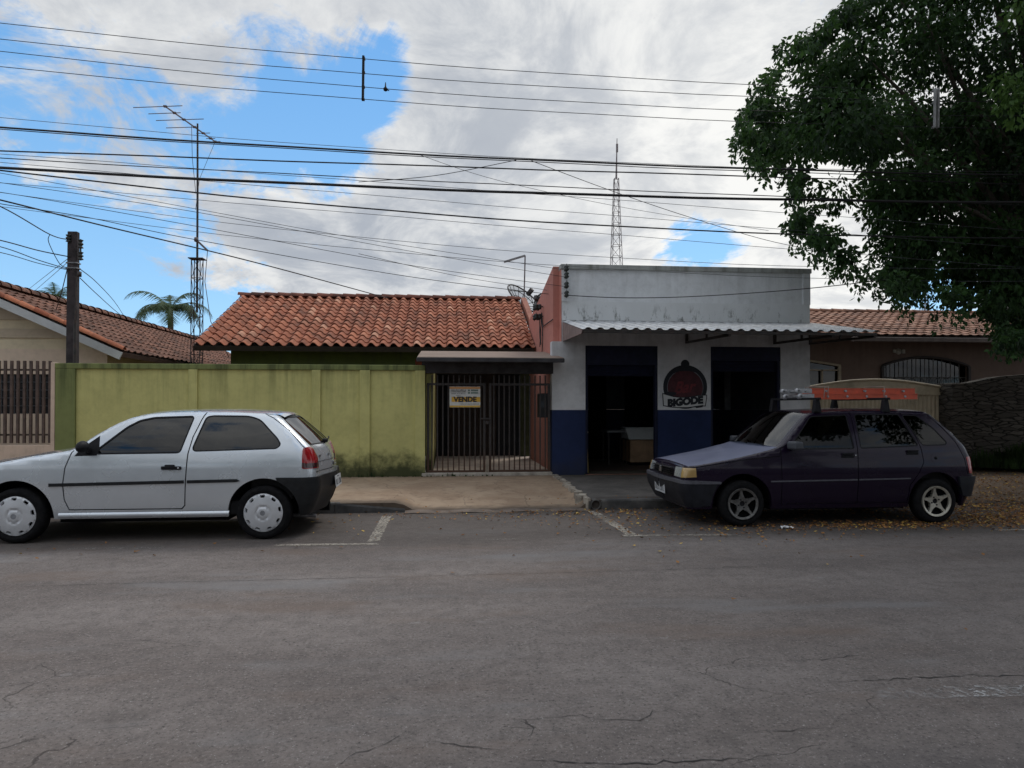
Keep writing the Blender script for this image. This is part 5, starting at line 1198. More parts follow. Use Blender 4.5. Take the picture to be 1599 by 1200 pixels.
# rough stone wall
def stone(name):
    t = NT(name); ad = t.new('ShaderNodeVectorMath', operation='MULTIPLY_ADD'); nv = t.new('ShaderNodeTexNoise'); nv.inputs['Scale'].default_value = 5; nv.inputs['Detail'].default_value = 5; t.l.new(t.P(), nv.inputs['Vector'])
    t.l.new(nv.outputs['Color'], ad.inputs[0]); ad.inputs[1].default_value = (.12, .12, .10); t.l.new(t.P(), ad.inputs[2])
    mp = t.new('ShaderNodeMapping'); t.l.new(ad.outputs[0], mp.inputs[0]); mp.inputs['Scale'].default_value = (3.0, 3.0, 15)
    vo = t.new('ShaderNodeTexVoronoi', feature='DISTANCE_TO_EDGE'); vo.inputs['Scale'].default_value = 1; t.l.new(mp.outputs[0], vo.inputs['Vector'])
    vc = t.new('ShaderNodeTexVoronoi'); vc.inputs['Scale'].default_value = 1; t.l.new(mp.outputs[0], vc.inputs['Vector'])
    c = t.mix(t.ramp(vc.outputs['Color'], .1, .9), (.065, .056, .047, 1), (.11, .095, .08, 1)); c = t.mix(t.ramp(t.noise(12, 6, .7), .45, .7, 0, .6), c, (.07, .065, .05, 1)); k = t.ramp(vo.outputs[0], .01, .10)
    c = t.mix(k, (.03, .027, .022, 1), c); t.set(col=c, rough=.95, spec=.2); t.bump(t.math('ADD', t.math('MULTIPLY', k, 1.), t.math('MULTIPLY', t.noise(18, 6, .7), .6)), .9, .04); return t.m
STN = stone('stacked_stone')
sw = thing('stone_wall', 'dark stacked stone wall rising to the right behind the fallen leaves', 'wall', (10.5, 12.6, 0))
sa, sb_ = X(1481, 12.5), X(1518, 12.4); zp = Z(1500, 598, 12.4)
m = MB(); m.box((sa, 12.38, -.05), (sb_, 12.95, zp)); m.build('pillar', STN, sw, bevel=.02)
m = MB(); x1 = 24; m.prism([(sb_, -.05), (sb_, zp-.02), (X(1560, 12.7), Z(1560, 588, 12.7)), (X(1620, 12.7), Z(1620, 583, 12.7)), (x1, Z(1620, 583, 12.7)+.05), (x1, -.05)], lambda a, b: (a, 12.68, b), lambda a, b: (a, 12.98, b)); m.build('wall_face', STN, sw, recalc=True)
def tufts(name, spots, m_, hgt, label):
    V = []; Fq = []; rn = []
    for (x0, x1, y0, y1, n, zf) in spots:
        for _ in range(n):
            x, y = RNG.uniform(x0, x1), RNG.uniform(y0, y1); z = zf; a = RNG.uniform(0, 2*PI); h = hgt*RNG.uniform(.35, 1.1)*(.30+.8*abs(math.sin(x*2.3+1)*math.cos(x*4.1+y*3))); w_ = RNG.uniform(.008, .02); b = h*RNG.uniform(.1, .6); k = len(V); c, s_ = math.cos(a), math.sin(a)
            V += [(x-s_*w_, y+c*w_, z), (x+s_*w_, y-c*w_, z), (x+c*b*.4+s_*w_*.8, y+s_*b*.4-c*w_*.8, z+h*.65), (x+c*b*.4-s_*w_*.8, y+s_*b*.4+c*w_*.8, z+h*.65), (x+c*b, y+s_*b, z+h)]
            Fq += [(k, k+1, k+2, k+3), (k+3, k+2, k+4, k+4)]; r_ = RNG.uniform(); rn += [r_, r_]
    Fq = [f if f[2] != f[3] else (f[0], f[1], f[2], f[0]) for f in Fq]
    tri = []; rr_ = []
    for f, q in zip(Fq, rn):
        s_ = list(dict.fromkeys(f))
        if len(s_) == 4: tri += [(s_[0], s_[1], s_[2]), (s_[0], s_[2], s_[3])]; rr_ += [q, q]
        else: tri.append(tuple(s_)); rr_.append(q)
    o = fast_mesh(name, V, tri, m_, rnd=rr_); tag(o, label, None, None, 'stuff')
WEED = attr_mat('weed_blades', (.012, .026, .008), (.036, .062, .018), .8, bump=0, trans=((.05, .10, .02), (.08, .14, .03)))
tufts('weeds', [(sb_+.15, 13.5, 12.15, 12.66, 2600, .26), (10.4, 13, 11.9, 12.3, 500, .25), (sa+.1, sb_+.3, 12.2, 12.36, 60, .26)], WEED, .50, 'dark green weeds growing along the foot of the stone wall')
tufts('grass', [(-2.8, 1.0, WY-.09, WY-.05, 90, .165), (-12, -3, WY-.09, WY-.05, 200, .165), (2.0, 2.5, WY-.06, WY-.02, 8, .16)], WEED, .09, 'short grass sprouting along the base of the green wall')

# ================================================================== HOUSE AND FENCE ON THE LEFT
lh = thing('gabled_house', 'beige gabled house with brown tile roof and white fascia board at far left', 'house', (-9, 14, 0))
GYF = 13.4; pr_ = at(-84, 428, GYF); pe = at(190, 549, GYF); BACK = 27.0
LT = attr_mat('old_brown_tile', (.14, .072, .050), (.32, .155, .105), .9, moss=((.035, .03, .026), .8), cc=(.26, .14, .10), bump=.25, mossscale=3.5)
LTO = attr_mat('verge_tile_orange', (.34, .10, .05), (.52, .19, .10), .85, moss=((.12, .06, .04), .5))
upl = Vector((pr_.x-pe.x, 0, pr_.z-pe.z)); nvl = int(upl.length/.30); nul = int((BACK-GYF)/.26)
tiles((pe.x, GYF, pe.z), (0, 1, 0), upl, nul, nvl, (BACK-GYF)/nul, upl.length/nvl, .030, LT, 'roof', lh, kind='flat', nx=6)
ridge_caps((pr_.x, GYF, pr_.z+.06), (pr_.x, BACK, pr_.z+.06), 40, .13, LT, 'ridge_tile', lh)
ridge_caps((pr_.x, GYF+.06, pr_.z+.05), (pe.x+.03, GYF+.06, pe.z+.05), 12, .085, LTO, 'verge_tile', lh)
dl = upl.normalized(); nl = Vector((-dl.z, 0, dl.x)); nl = nl if nl.z > 0 else -nl
m = MB(); fp = lambda a, b, y: Vector((pe.x, y, pe.z))+dl*a+nl*b
m.prism([(-.02, -.15), (upl.length, -.15), (upl.length, -.01), (-.02, -.01)], lambda a, b: fp(a, b, GYF-.012), lambda a, b: fp(a, b, GYF+.025)); m.build('fascia', plain('fascia_white', (.46, .47, .47), .6, var=.12, scale=2), lh)
m = MB(); m.prism([(0, -.10), (upl.length, -.10), (upl.length, -.012), (0, -.012)], lambda a, b: fp(a, b, GYF+.03), lambda a, b: fp(a, b, BACK)); m.build('roof_deck', plain('soffit_brown', (.10, .06, .045), .85), lh)
lw = Vector((2*pr_.x-pe.x, 0, pe.z)); m = MB(); m.add([(pr_.x, GYF, pr_.z), (pr_.x, BACK, pr_.z), (lw.x, BACK, pe.z), (lw.x, GYF, pe.z)], [(0, 1, 2, 3)]); m.add([(pr_.x, GYF, pr_.z-.1), (pr_.x, BACK, pr_.z-.1), (lw.x, BACK, pe.z-.1), (lw.x, GYF, pe.z-.1)], [(3, 2, 1, 0)]); m.build('rear_slope', LT, lh)
CREAM = [wall_paint('gable_cream', (.68, .58, .41), streak=0, bump=.15), wall_paint('gable_tan', (.53, .44, .33), streak=0, bump=.15), wall_paint('house_pink_beige', (.68, .54, .42), streak=0, bump=.2)]
wxr = X(167, GYF+.45); GW = GYF+.45; zpl = [Z(80, v, GW) for v in (545, 528, 514, 500, 484, 468, 452, 436, 420, 404)]
def roofz(x): return pe.z+(pr_.z-pe.z)*(1-abs(x-pr_.x)/(pe.x-pr_.x))-.10
wxl = 2*pr_.x-wxr
for i in range(len(zpl)-1):
    za, zb = zpl[i], zpl[i+1]
    def xr_at(z): return min(wxr, pr_.x+(pe.x-pr_.x)*(1-(z+.10-pe.z)/(pr_.z-pe.z)))
    xa_, xb_ = xr_at(za), xr_at(zb)
    if xa_ <= pr_.x+.05: break
    xb_ = max(xb_, pr_.x+.01); m = MB(); dd = .03 if i % 2 else 0
    m.prism([(2*pr_.x-xa_, za), (xa_, za), (xb_, zb), (2*pr_.x-xb_, zb)], lambda a, b: (a, GW-dd, b), lambda a, b: (a, GW+.12, b)); m.build('gable_board', CREAM[i % 2], lh)
wz_a, wz_b = Z(40, 646, GW), Z(40, 584, GW); wxa, wxb = X(-75, GW), X(80, GW)
m = MB(); m.box((wxl, GW, -.05), (wxa, GW+.15, zpl[0])); m.box((wxa, GW, -.05), (wxb, GW+.15, wz_a)); m.box((wxa, GW, wz_b), (wxb, GW+.15, zpl[0])); m.box((wxb, GW, -.05), (wxr, GW+.15, zpl[0])); m.box((wxr-.15, GW+.15, -.05), (wxr, BACK-.3, roofz(wxr)))
m.build('wall', CREAM[2], lh)
q = MB(); q.box((wxa, GW+.13, wz_a), (wxb, GW+.14, wz_b)); w_ = q.build('window', plain('window_dark', (.010, .011, .014), .25), lh)
q = MB(); FRM = plain('window_grid_iron', (.035, .036, .042), .5)
for i in range(24): x = wxa+(wxb-wxa)*i/23; q.box((x-.009, GW+.05, wz_a), (x+.009, GW+.07, wz_b))
for i in range(6): z = wz_a+(wz_b-wz_a)*i/5; q.box((wxa, GW+.04, z-.010), (wxb, GW+.049, z+.010))
q.build('window_grid', FRM, w_)
# fence: low wall, post and iron bars
fe = thing('front_fence', 'low pink beige wall topped with brown upright iron bars at the left edge', 'fence', (-9, WY, 0))
PINK = wall_paint('fence_pink_beige', (.62, .48, .38), top=.75, streak=.3, base=.12, stain=.4); fz0 = Z(40, 695, WY)
m = MB(); m.box((-16, WY-.02, -.05), (X(80, WY), WY+.14, fz0)); m.build('low_wall', PINK, fe, bevel=.006)
m = MB(); m.box((X(80, WY)+.003, WY-.03, -.05), (X(88, WY)-.012, WY+.16, Z(84, 566, WY))); m.build('post', PINK, fe, bevel=.006)
FBAR = plain('fence_iron_brown', (.075, .048, .038), .65, var=.4, scale=9)
x = X(75.5, WY); dx = X(75.5, WY)-X(65.5, WY); zt1, zb1 = Z(40, 563, WY), Z(40, 692, WY)
for k in range(34):
    q = MB(); q.box((x-k*dx-.019, WY+.03, zb1), (x-k*dx+.019, WY+.068, zt1)); q.build('bar', FBAR, fe)
for v in (577, 679): q = MB(); zz = Z(40, v, WY); q.box((-16, WY+.069, zz-.016), (X(80, WY), WY+.09, zz+.016)); q.build('rail', FBAR, fe)

# ---- wooden service pole behind the green wall
up_ = thing('utility_pole', 'dark square timber service pole with insulators rising behind the green wall', 'pole', (X(115, 13.0), 13.0, 0))
pc_ = at(115, 362, 13.0); m = MB(); m.prism([(-.095, -.06), (.095, -.06), (.095, .06), (-.095, .06)], lambda a, b: (pc_.x-.01+a, 13+b, -.05), lambda a, b: (pc_.x+a*.86, 13+b*.86, pc_.z)); m.build('shaft', WOOD, up_, bevel=.012, recalc=True)
def inspool(p, parent, r=.05, h=.10):
    m = MB(); m.lathe([(.001, -h/2), (r, -h/2), (r*.9, -h*.3), (r*.55, -h*.1), (r*.55, h*.1), (r*.9, h*.3), (r, h/2), (.001, h/2)], p, 'z', 14); m.bar((p[0], p[1], p[2]-h*.7), (p[0], p[1], p[2]+h*.7), .02); m.build('insulator', INS, parent)
for (u, v) in ((107, 370), (107, 374), (126, 378), (126, 384), (126, 397), (126, 402)): q = at(u, v, 12.93); inspool(q, up_, .045, .075)
m = MB(); q = at(125, 376, 12.93); q2 = at(125, 404, 12.93); m.bar((q.x-.01, 12.97, q.z), (q2.x-.01, 12.97, q2.z), .02); q = at(124, 428, 12.9); m.lathe([(.001, -.05), (.035, -.045), (.035, .045), (.001, .05)], q, 'z', 10); m.build('rack', IRON, up_)
for v in (412, 420): m = MB(); zz = Z(115, v, 13); m.box((pc_.x-.094, 12.930, zz), (pc_.x+.094, 13.070, zz+.022)); m.build('strap', STEEL, up_)
m = MB(); m.tube([(pc_.x+.075, 12.915, Z(118, 500, 12.9)), (pc_.x+.075, 12.905, .0)], .028, 8); m.tube([(pc_.x+.075, 12.915, Z(118, 500, 12.9)), (pc_.x+.10, 12.915, Z(118, 430, 12.9))], .012, 6); m.build('conduit', IRON, up_)

# ---- TV mast on a lattice base with a yagi aerial
am = thing('antenna_mast', 'tall TV aerial mast on a narrow lattice base behind the green house roof', 'antenna', (X(308, 16.2), 16.2, 0))
AYm = 16.2; c = at(308, 405, AYm); LAT = plain('lattice_iron', (.045, .04, .04), .6, .3, var=.4)
def lattice(parent, cx, cy, z0, z1, w0, w1, n, rr, mm, leg='lattice'):
    m = MB(); cor = [(-1, -1), (1, -1), (1, 1), (-1, 1)] if n > 0 else []
    for a, b in cor: m.bar((cx+a*w0/2, cy+b*w0/2, z0), (cx+a*w1/2, cy+b*w1/2, z1), rr)
    for k in range(n+1):
        f = k/n; z = z0+(z1-z0)*f; w = (w0+(w1-w0)*f)/2; f2 = min(1, (k+1)/n); zz = z0+(z1-z0)*f2; ww = (w0+(w1-w0)*f2)/2
        for i in range(4):
            a, b = cor[i]; a2, b2 = cor[(i+1) % 4]; m.bar((cx+a*w, cy+b*w, z), (cx+a2*w, cy+b2*w, z), rr*.7)
            if k < n: m.bar((cx+a*w, cy+b*w, z), (cx+a2*ww, cy+b2*ww, zz), rr*.6)
    return m.build(leg, mm, parent)
lattice(am, c.x, AYm, 0, c.z, .20, .19, 11, .016, LAT)
m = MB(); m.box((c.x-.16, AYm-.13, c.z), (c.x+.16, AYm+.13, c.z+.02)); m.build('top_plate', LAT, am)
top_ = at(308.5, 193, AYm); m = MB(); m.tube([(c.x, AYm, c.z-1.2), (c.x, AYm, (c.z+top_.z)/2), (top_.x, AYm, top_.z)], [.026, .024, .020], 8); m.build('mast', LAT, am)
ALUM = plain('aerial_grey', (.16, .13, .13), .5, .4, var=.3)
b0, b1 = at(258, 166, AYm-.8), at(336, 221, AYm+.9); m = MB(); m.bar(b0, b1, .022); boom = m.build('boom', ALUM, am)
bdv = (b1-b0); el = Vector((-.93, .30, .06)).normalized()
for i, (f, l1, l2) in enumerate(((.0, .80, .42), (.17, .66, .15), (.35, .72, .50), (.56, .75, .10), (.74, .18, .18), (.9, .12, .12), (1.0, .14, .14))):
    p = b0+bdv*f; m = MB(); m.tube([p+el*l1, p-el*l2], .0085, 6); m.obox(p, (.07, .05, .035), Matrix()); m.build('element', ALUM, boom)
m = MB(); m.tube([b0+bdv*.5, Vector((top_.x-.10, AYm-.03, top_.z-.8)), Vector((top_.x-.02, AYm-.03, top_.z-1.6))], .006, 5); m.tube([b1, Vector((b1.x-.05, AYm, b1.z-1.2)), Vector((b1.x-.13, AYm, b1.z-1.9))], .005, 5); m.build('feed_wire', CABLE, am)
m = MB(); p = at(306, 374, AYm-.1); m.bar(p, p+Vector((.22, .1, -.22)), .035); m.lathe([(.001, -.06), (.04, -.04), (.04, .04), (.001, .06)], p, 'z', 10); m.tube([p+Vector((.22, .1, -.22)), Vector((c.x+.17, AYm, c.z-.5)), Vector((c.x+.3, AYm, c.z-1.4)), Vector((c.x+.7, AYm, c.z-2.2))], .008, 5); m.build('amplifier', ALUM, am)

# ---- small roof aerial, satellite dishes, far radio towers
ra = thing('roof_antenna', 'thin L shaped TV aerial on a pole above the right end of the orange roof', 'antenna', at(819, 470, 18.9))
p0, p1 = at(818, 480, 18.9), at(820, 399, 18.9); m = MB(); m.tube([p0, p1], .020, 6); m.build('mast', ALUM, ra); p2 = at(787, 409, 18.9); m = MB(); m.bar(p1, p2, .05); m.build('boom', plain('aerial_pale', (.25, .25, .26), .5), ra)
def dish(name, label, u, v, Y, R, dirv, mesh=True):
    c = at(u, v, Y); d = thing(name, label, 'satellite dish', c); z = Vector(dirv).normalized(); x = z.cross(Vector((0, 0, 1))).normalized(); y = x.cross(z); M = Matrix((x, y, z)).transposed(); m = MB()
    P = lambda r, a: c+M @ Vector((r*R*math.cos(a), r*R*math.sin(a), .32*R*r*r))
    ns = 16
    for k in range(ns): m.tube([P(i/6, 2*PI*k/ns) for i in range(7)], .009, 4)
    for r in (.5, .78, 1): m.tube([P(r, 2*PI*k/40) for k in range(41)], .011 if r < 1 else .022, 5, cap=False)
    rib = m.build('dish_frame', LAT, d)
    t = bpy.data.materials.get('dish_mesh')
    if not t:
        q = NT('dish_mesh'); q.set(col=(.10, .105, .11, 1), rough=.6); tr = q.new('ShaderNodeBsdfTransparent'); ms = q.new('ShaderNodeMixShader'); ms.inputs[0].default_value = .30; q.l.new(tr.outputs[0], ms.inputs[1]); q.l.new(q.b.outputs[0], ms.inputs[2]); q.l.new(ms.outputs[0], q.out.inputs[0]); t = q.m
    k = MB(); k.grid(lambda a, b: P(max(.02, b), 2*PI*a), 40, 8); k.build('dish_mesh', t, d)
    m = MB(); f = c+z*R*.75
    for a in (0, 2.1, 4.2): m.tube([P(.95, a+.5), f], .010, 5)
    m.obox(f, (.10, .10, .22), M); m.tube([c, c-Vector((0, -.1, .9))], .04, 8); m.build('feed_arm', LAT, d)
dish('satellite_dish', 'large mesh satellite dish behind the right end of the orange tiled roof', 813, 474, 20.0, .60, (.50, -.45, .62))
dish('satellite_dish', 'small satellite dish peeping over the sloping top of the salmon wall', 845, 470, 17.5, .17, (-.75, -.6, .35))
def tower(label, u, v0, vt, vtip, Y, w0, w1):
    b, tp, ti = at(u, v0, Y), at(u, vt, Y), at(u+1, vtip, Y); o = thing('radio_tower', label, 'radio tower', (b.x, Y, 0)); k = Y/1080
    wb_ = w0+(w0-w1)*(b.z)/(tp.z-b.z); lattice(o, b.x, Y, 0, tp.z, wb_*k, w1*k, 22, .045*Y/60, plain('tower_steel', (.20, .17, .17), .6, .3)); m = MB(); m.tube([(b.x, Y, tp.z), (ti.x, Y, ti.z)], [.09*Y/60, .03*Y/60], 6); m.bar((ti.x, Y, tp.z+(ti.z-tp.z)*.66), (ti.x, Y, tp.z+(ti.z-tp.z)*.86), .16*Y/60); m.build('whip_aerial', plain('tower_steel', (0, 0, 0)), o)
tower('tall slim lattice radio tower rising behind the bar parapet', 962.5, 412, 279, 216, 55, 16, 6.5)
tower('distant thin lattice tower seen below the tree crown at right', 1445, 482, 455, 438, 70, 7, 5)

# ================================================================== PALMS
PALM = attr_mat('palm_frond', (.030, .055, .022), (.075, .12, .045), .55, bump=0, trans=((.08, .13, .04), (.12, .18, .05)))
def palm(label, u, v, Y, fr, n, seed, droop=1.0, trunkr=.13):
    c = at(u, v, Y); o = thing('palm_tree', label, 'palm tree', (c.x, Y, 0)); r = random.Random(seed); m = MB(); m.tube([(c.x+.15, Y, 0), (c.x+.05, Y, c.z*.5), (c.x, Y, c.z)], [trunkr*1.4, trunkr, trunkr*.8], 10); m.build('trunk', plain('palm_trunk', (.14, .12, .095), .9, var=.3, scale=6), o)
    for i in range(n):
        az = 2*PI*i/n+r.uniform(-.3, .3); el = r.uniform(.15, 1.25); L = fr*r.uniform(.8, 1.1); V = []; T = []; rn = []; h = Vector((math.cos(az), math.sin(az), 0)); pts = []
        for k in range(15):
            f = k/14; ang = el-droop*(.5+1.3*f)*f*1.15; pts.append((pts[-1] if k else c)+(h*math.cos(ang)+Vector((0, 0, math.sin(ang))))*L/14 if k else c.copy())
        for k in range(1, 15):
            d = (pts[k]-pts[k-1]).normalized(); sd = d.cross(Vector((0, 0, 1))).normalized(); wl = fr*.30*math.sin(PI*min(1, .18+.80*k/14))**.7
            for q in range(3):
                base = pts[k-1].lerp(pts[k], q/3)
                for s_ in (-1, 1):
                    tip = base+sd*s_*wl*r.uniform(.8, 1.05)+d*wl*.55+Vector((0, 0, -wl*r.uniform(.25, .7))); b = len(V); ww = d*.015*fr/1.6; V += [base-ww, base+ww*1.2, tip]; T.append((b, b+1, b+2)); rn.append(r.random())
            b = len(V); V += [pts[k-1]+sd*.015, pts[k-1]-sd*.015, pts[k]]; T.append((b, b+1, b+2)); rn.append(.2)
        fast_mesh('frond', V, T, PALM, o, rnd=rn)
palm('palm tree with arching fronds beyond the left roof, beside the aerial mast', 266, 482, 30, 1.95, 18, 4)
palm('small palm crown peeping over the left brown roof beside the timber pole', 86, 465, 34, 1.2, 11, 9, droop=.55)

# ================================================================== STREET TREE
tr_ = thing('street_tree', 'large dark leafy street tree overhanging the pavement at right', 'tree', (10.9, 10.9, 0))
BARK = plain('ficus_bark', (.10, .085, .07), .9, var=.4, scale=5, bump=.6, bscale=18)
OUT = [(1310, 20), (1232, 85), (1165, 165), (1160, 215), (1190, 245), (1245, 285), (1245, 350), (1290, 378), (1325, 412), (1388, 430), (1402, 455), (1482, 468), (1545, 490), (1570, 525), (1612, 530), (1720, 500), (2000, 470), (2350, 200), (2350, -600), (1500, -650), (1345, -260)]
holes = [(1437, 338, -12), (1462, 472, 14)]
lumps = []; r = random.Random(21); Oa = np.array(OUT)
while len(lumps) < 560:
    u, v = r.uniform(1150, 2300), r.uniform(-600, 540)
    if not inside(np.array([[u, v]]), OUT)[0]: continue
    dmin = min(((u-a-(b-a)*t_)**2+(v-c_-(d_-c_)*t_)**2)**.5 for (a, c_), (b, d_) in zip(OUT, OUT[1:]+OUT[:1]) for t_ in (0, .25, .5, .75))
    if any((u-a)**2+(v-b)**2 < (q+34)**2 for a, b, q in holes): continue
    Y = 11.5+r.gauss(0, 1)*(.5+min(dmin, 250)/250*1.3); Y = min(14.5, max(9.5 if u < 1380 or u > 1700 else 10.35, Y)); rad = min(.55, max(.16, dmin/100*.85))*r.uniform(.75, 1.1)
    if u > 1750 and r.random() < .45: continue
    lumps.append((at(u, v, Y), rad, 0))
for _ in range(80):
    u, v = r.uniform(1380, 1680), r.uniform(300, 525)
    if inside(np.array([[u, v]]), OUT)[0] and not any((u-a)**2+(v-b)**2 < (q+30)**2 for a, b, q in holes): lumps.append((at(u, v, r.uniform(10.3, 13)), r.uniform(.2, .42), 0))
for (u, v) in OUT[0:15]:   # small tufts that ragged the outline
    for _ in range(2): lumps.append((at(u+r.uniform(-4, 30), v+r.uniform(-18, 14), r.uniform(9.3, 11.6)), r.uniform(.14, .26), 0))
for (u, v) in ((1585, 25), (1598, 10), (1560, 130), (1580, 145), (1595, 120), (1572, 165), (1592, 185), (1608, 150), (1625, 60), (1640, 120)): lumps.append((at(u, v, 7.6), r.uniform(.10, .17), 1))  # near clumps: sunlight put into a brighter leaf colour
big = []
while len(big) < 190:   # unseen crown added above the frame, spread over the street to darken reflections
    X0, Y0, Z0, rad = r.uniform(2.6, 15), r.uniform(.5, 11), r.uniform(5.5, 9.5), r.uniform(.5, .8)
    if Z0 < CAMZ+(700/F)*(X0*math.sin(.0944)+Y0*math.cos(.0944))+rad+.3: continue
    if ((X0-9.8)/7.4)**2+((Y0-8)/7.2)**2+((Z0-6)/4)**2 > 1: continue
    big.append((Vector((X0, Y0, Z0)), rad))
V = []; Fq = []; rn = []
def leaves(c, rad, n, bright, L0=.088):
    d = RNG.normal(size=(n, 3)); d /= np.linalg.norm(d, axis=1)[:, None]; rr = rad*RNG.uniform(.25, 1.0, n)**.55; P = np.array(c)+d*rr[:, None]*np.array([1.1, 1.1, .85])
    out = d*.5+RNG.normal(size=(n, 3))*.45+np.array([0, 0, -.75]); out /= np.linalg.norm(out, axis=1)[:, None]
    sd = np.cross(out, RNG.normal(size=(n, 3))); sd /= np.linalg.norm(sd, axis=1)[:, None]; L = L0*RNG.uniform(.6, 1.25, n)[:, None]; nn = np.cross(out, sd)
    b = sum(len(x) for x in V); V.append(np.stack([P, P+out*L*.45+sd*L*.26+nn*L*.06, P+out*L, P+out*L*.45-sd*L*.26+nn*L*.06], 1).reshape(-1, 3))
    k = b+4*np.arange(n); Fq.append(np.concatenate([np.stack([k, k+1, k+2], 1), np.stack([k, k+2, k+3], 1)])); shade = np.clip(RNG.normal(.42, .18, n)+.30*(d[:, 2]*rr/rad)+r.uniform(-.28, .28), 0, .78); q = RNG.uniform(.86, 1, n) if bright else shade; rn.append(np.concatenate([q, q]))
for c, rad in big: leaves(c, rad, 420, 0, .15)
for c, rad, br_ in lumps: leaves(c, rad, int(70+1300*rad*rad) if not br_ else 60, br_, .115 if not br_ else .085)
for _ in range(240):   # drooping sprays at the outline
    i = r.randrange(0, 14); (a, b), (c2, d2_) = OUT[i], OUT[i+1]; f = r.random(); p = at(a+(c2-a)*f+r.uniform(-6, 14), b+(d2_-b)*f+r.uniform(-20, 8), r.uniform(9.2, 11.8)); n = r.randrange(4, 10)
    for k in range(n): leaves(p+Vector((-.02*k+r.uniform(-.03, .03), r.uniform(-.03, .03), -.05*k)), .045, 3, 0, .095)
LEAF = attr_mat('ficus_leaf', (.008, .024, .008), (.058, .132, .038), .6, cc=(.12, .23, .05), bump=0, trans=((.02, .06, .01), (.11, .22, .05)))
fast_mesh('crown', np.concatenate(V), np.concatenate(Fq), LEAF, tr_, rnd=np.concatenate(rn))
m = MB(); m.tube([(10.9, 10.9, -.05), (10.85, 10.9, 1.2), (10.8, 10.9, 2.4), (10.7, 10.85, 3.2)], [.42, .33, .30, .26], 14); m.build('trunk', BARK, tr_)
m = MB(); base = Vector((10.75, 10.87, 2.6)); sel = [l for l in lumps if l[1] > .3 and not l[2]]; sel = [sel[i] for i in range(0, len(sel), 9)]
for c, rad, _ in sel:
    mid = base.lerp(c, .45)+Vector((r.uniform(-.3, .3), r.uniform(-.3, .3), .35)); m.tube([base, base.lerp(mid, .5)+Vector((0, 0, .12)), mid, mid.lerp(c, .6)+Vector((0, 0, .1)), c], [.12, .085, .055, .035, .012], 7)
m.build('limb', BARK, tr_)

# ---- the other side of the street: what the car windows and paint reflect
for k, (x, y, h, rr_) in enumerate(((-12, -9.5, 8.2, 3.2), (-4.5, -10.5, 7.4, 3.0), (3.5, -9.8, 8.8, 3.4), (11.5, -10, 8.0, 3.2))):
    ot = thing('street_tree', ('round leafy tree across the street, %s' % ('far left of the four', 'second of the four', 'third of the four', 'far right of the four')[k]), 'tree', (x, y, 0), 'trees across the street')
    m = MB(); m.tube([(x, y, 0), (x+.1, y, h*.5), (x, y, h*.75)], [.2, .16, .1], 10); m.build('trunk', BARK, ot)
    V = []; Fq = []; rn = []
    for _ in range(42):
        c = Vector((x+r.gauss(0, rr_*.5), y+r.gauss(0, rr_*.45), h*.68+r.gauss(0, h*.15))); leaves(c, r.uniform(.6, 1.0), 150, 0, .30)
    fast_mesh('crown', np.concatenate(V), np.concatenate(Fq), LEAF, ot, rnd=np.concatenate(rn))
ow = thing('boundary_wall', 'plain grey boundary wall added unseen across the street', 'wall', (0, -7, 0)); m = MB(); m.box((-30, -7.2, -.05), (30, -7, 2.1)); m.build('wall_panel', plain('dark_unseen_wall', (.045, .045, .04), .9, var=.4, scale=1.5), ow)  # unseen wall added for the cars to reflect, kept dark for that

# ================================================================== OVERHEAD WIRES
def wire(pts, Y, rad, label, group='wires strung across the street front', x0=-15., x1=17., mm=CABLE, name='overhead_wire'):
    P = [at(u, v, Y) for u, v in pts]; xs = [p.x for p in P]; zs = [p.z for p in P]; co = np.polyfit(xs, zs, 2 if len(P) > 2 else 1)
    X_ = np.linspace(x0, x1, 44); m = MB(); m.tube([(x, Y, float(np.polyval(co, x))+.004*math.sin(x*1.7+rad*900)) for x in X_], rad, 6); return tag(m.build(name, mm), label, 'wire', group)
def span(pts, rad, label, group='service wires running to the houses', mm=CABLE):
    """free wire through (u, v, Y) points"""
    P = [at(*p) for p in pts]; out = []
    if pts[0][0] < 0: d = P[0]-P[1]; P = [P[0]+Vector((d.x*6, d.y*.3, d.z*6))]+P
    for i in range(len(P)-1):
        p0 = P[max(i-1, 0)]; p1, p2 = P[i], P[i+1]; p3 = P[min(i+2, len(P)-1)]
        for k in range(8):
            t = k/8; out.append(.5*((2*p1)+(p2-p0)*t+(2*p0-5*p1+4*p2-p3)*t*t+(3*p1-p0-3*p2+p3)*t**3))
    out.append(P[-1]); m = MB(); m.tube(out, rad, 6); return tag(m.build('overhead_wire', mm), label, 'wire', group)
MV = 'four thin wires held by the spacer bars'
wire([(0, 36), (567, 92), (1180, 132)], 9.75, .0046, 'topmost of the four thin wires held by the spacer bars', MV)
wire([(0, 61), (567, 115), (1170, 150)], 9.75, .0046, 'second from top of the four thin wires held by the spacer bars', MV)
wire([(0, 80), (567, 136), (1165, 172)], 9.75, .0046, 'third from top of the thin wires, carrying a small dark knot', MV)
wire([(0, 104), (567, 155), (1150, 189)], 9.75, .0046, 'lowest of the four thin wires held by the spacer bars', MV)
wire([(0, 199), (640, 240), (1200, 264)], 9.9, .0125, 'thick black cable crossing above the aerial mast, uppermost of the thick ones', 'thick cables')
wire([(0, 202), (640, 243), (1200, 268)], 9.93, .006, 'thin black wire lashed just under the uppermost thick cable', 'thick cables')
wire([(0, 235), (640, 258), (1200, 276)], 9.95, .0095, 'medium black cable second below the aerial, above the thickest bundle', 'thick cables')
wire([(0, 247), (640, 281), (1200, 306)], 10.0, .0065, 'thin wire just above the thickest black cable bundle', 'thick cables')
wire([(0, 262), (640, 294), (1200, 311)], 9.85, .019, 'thickest black cable bundle crossing the middle of the sky', 'thick cables')
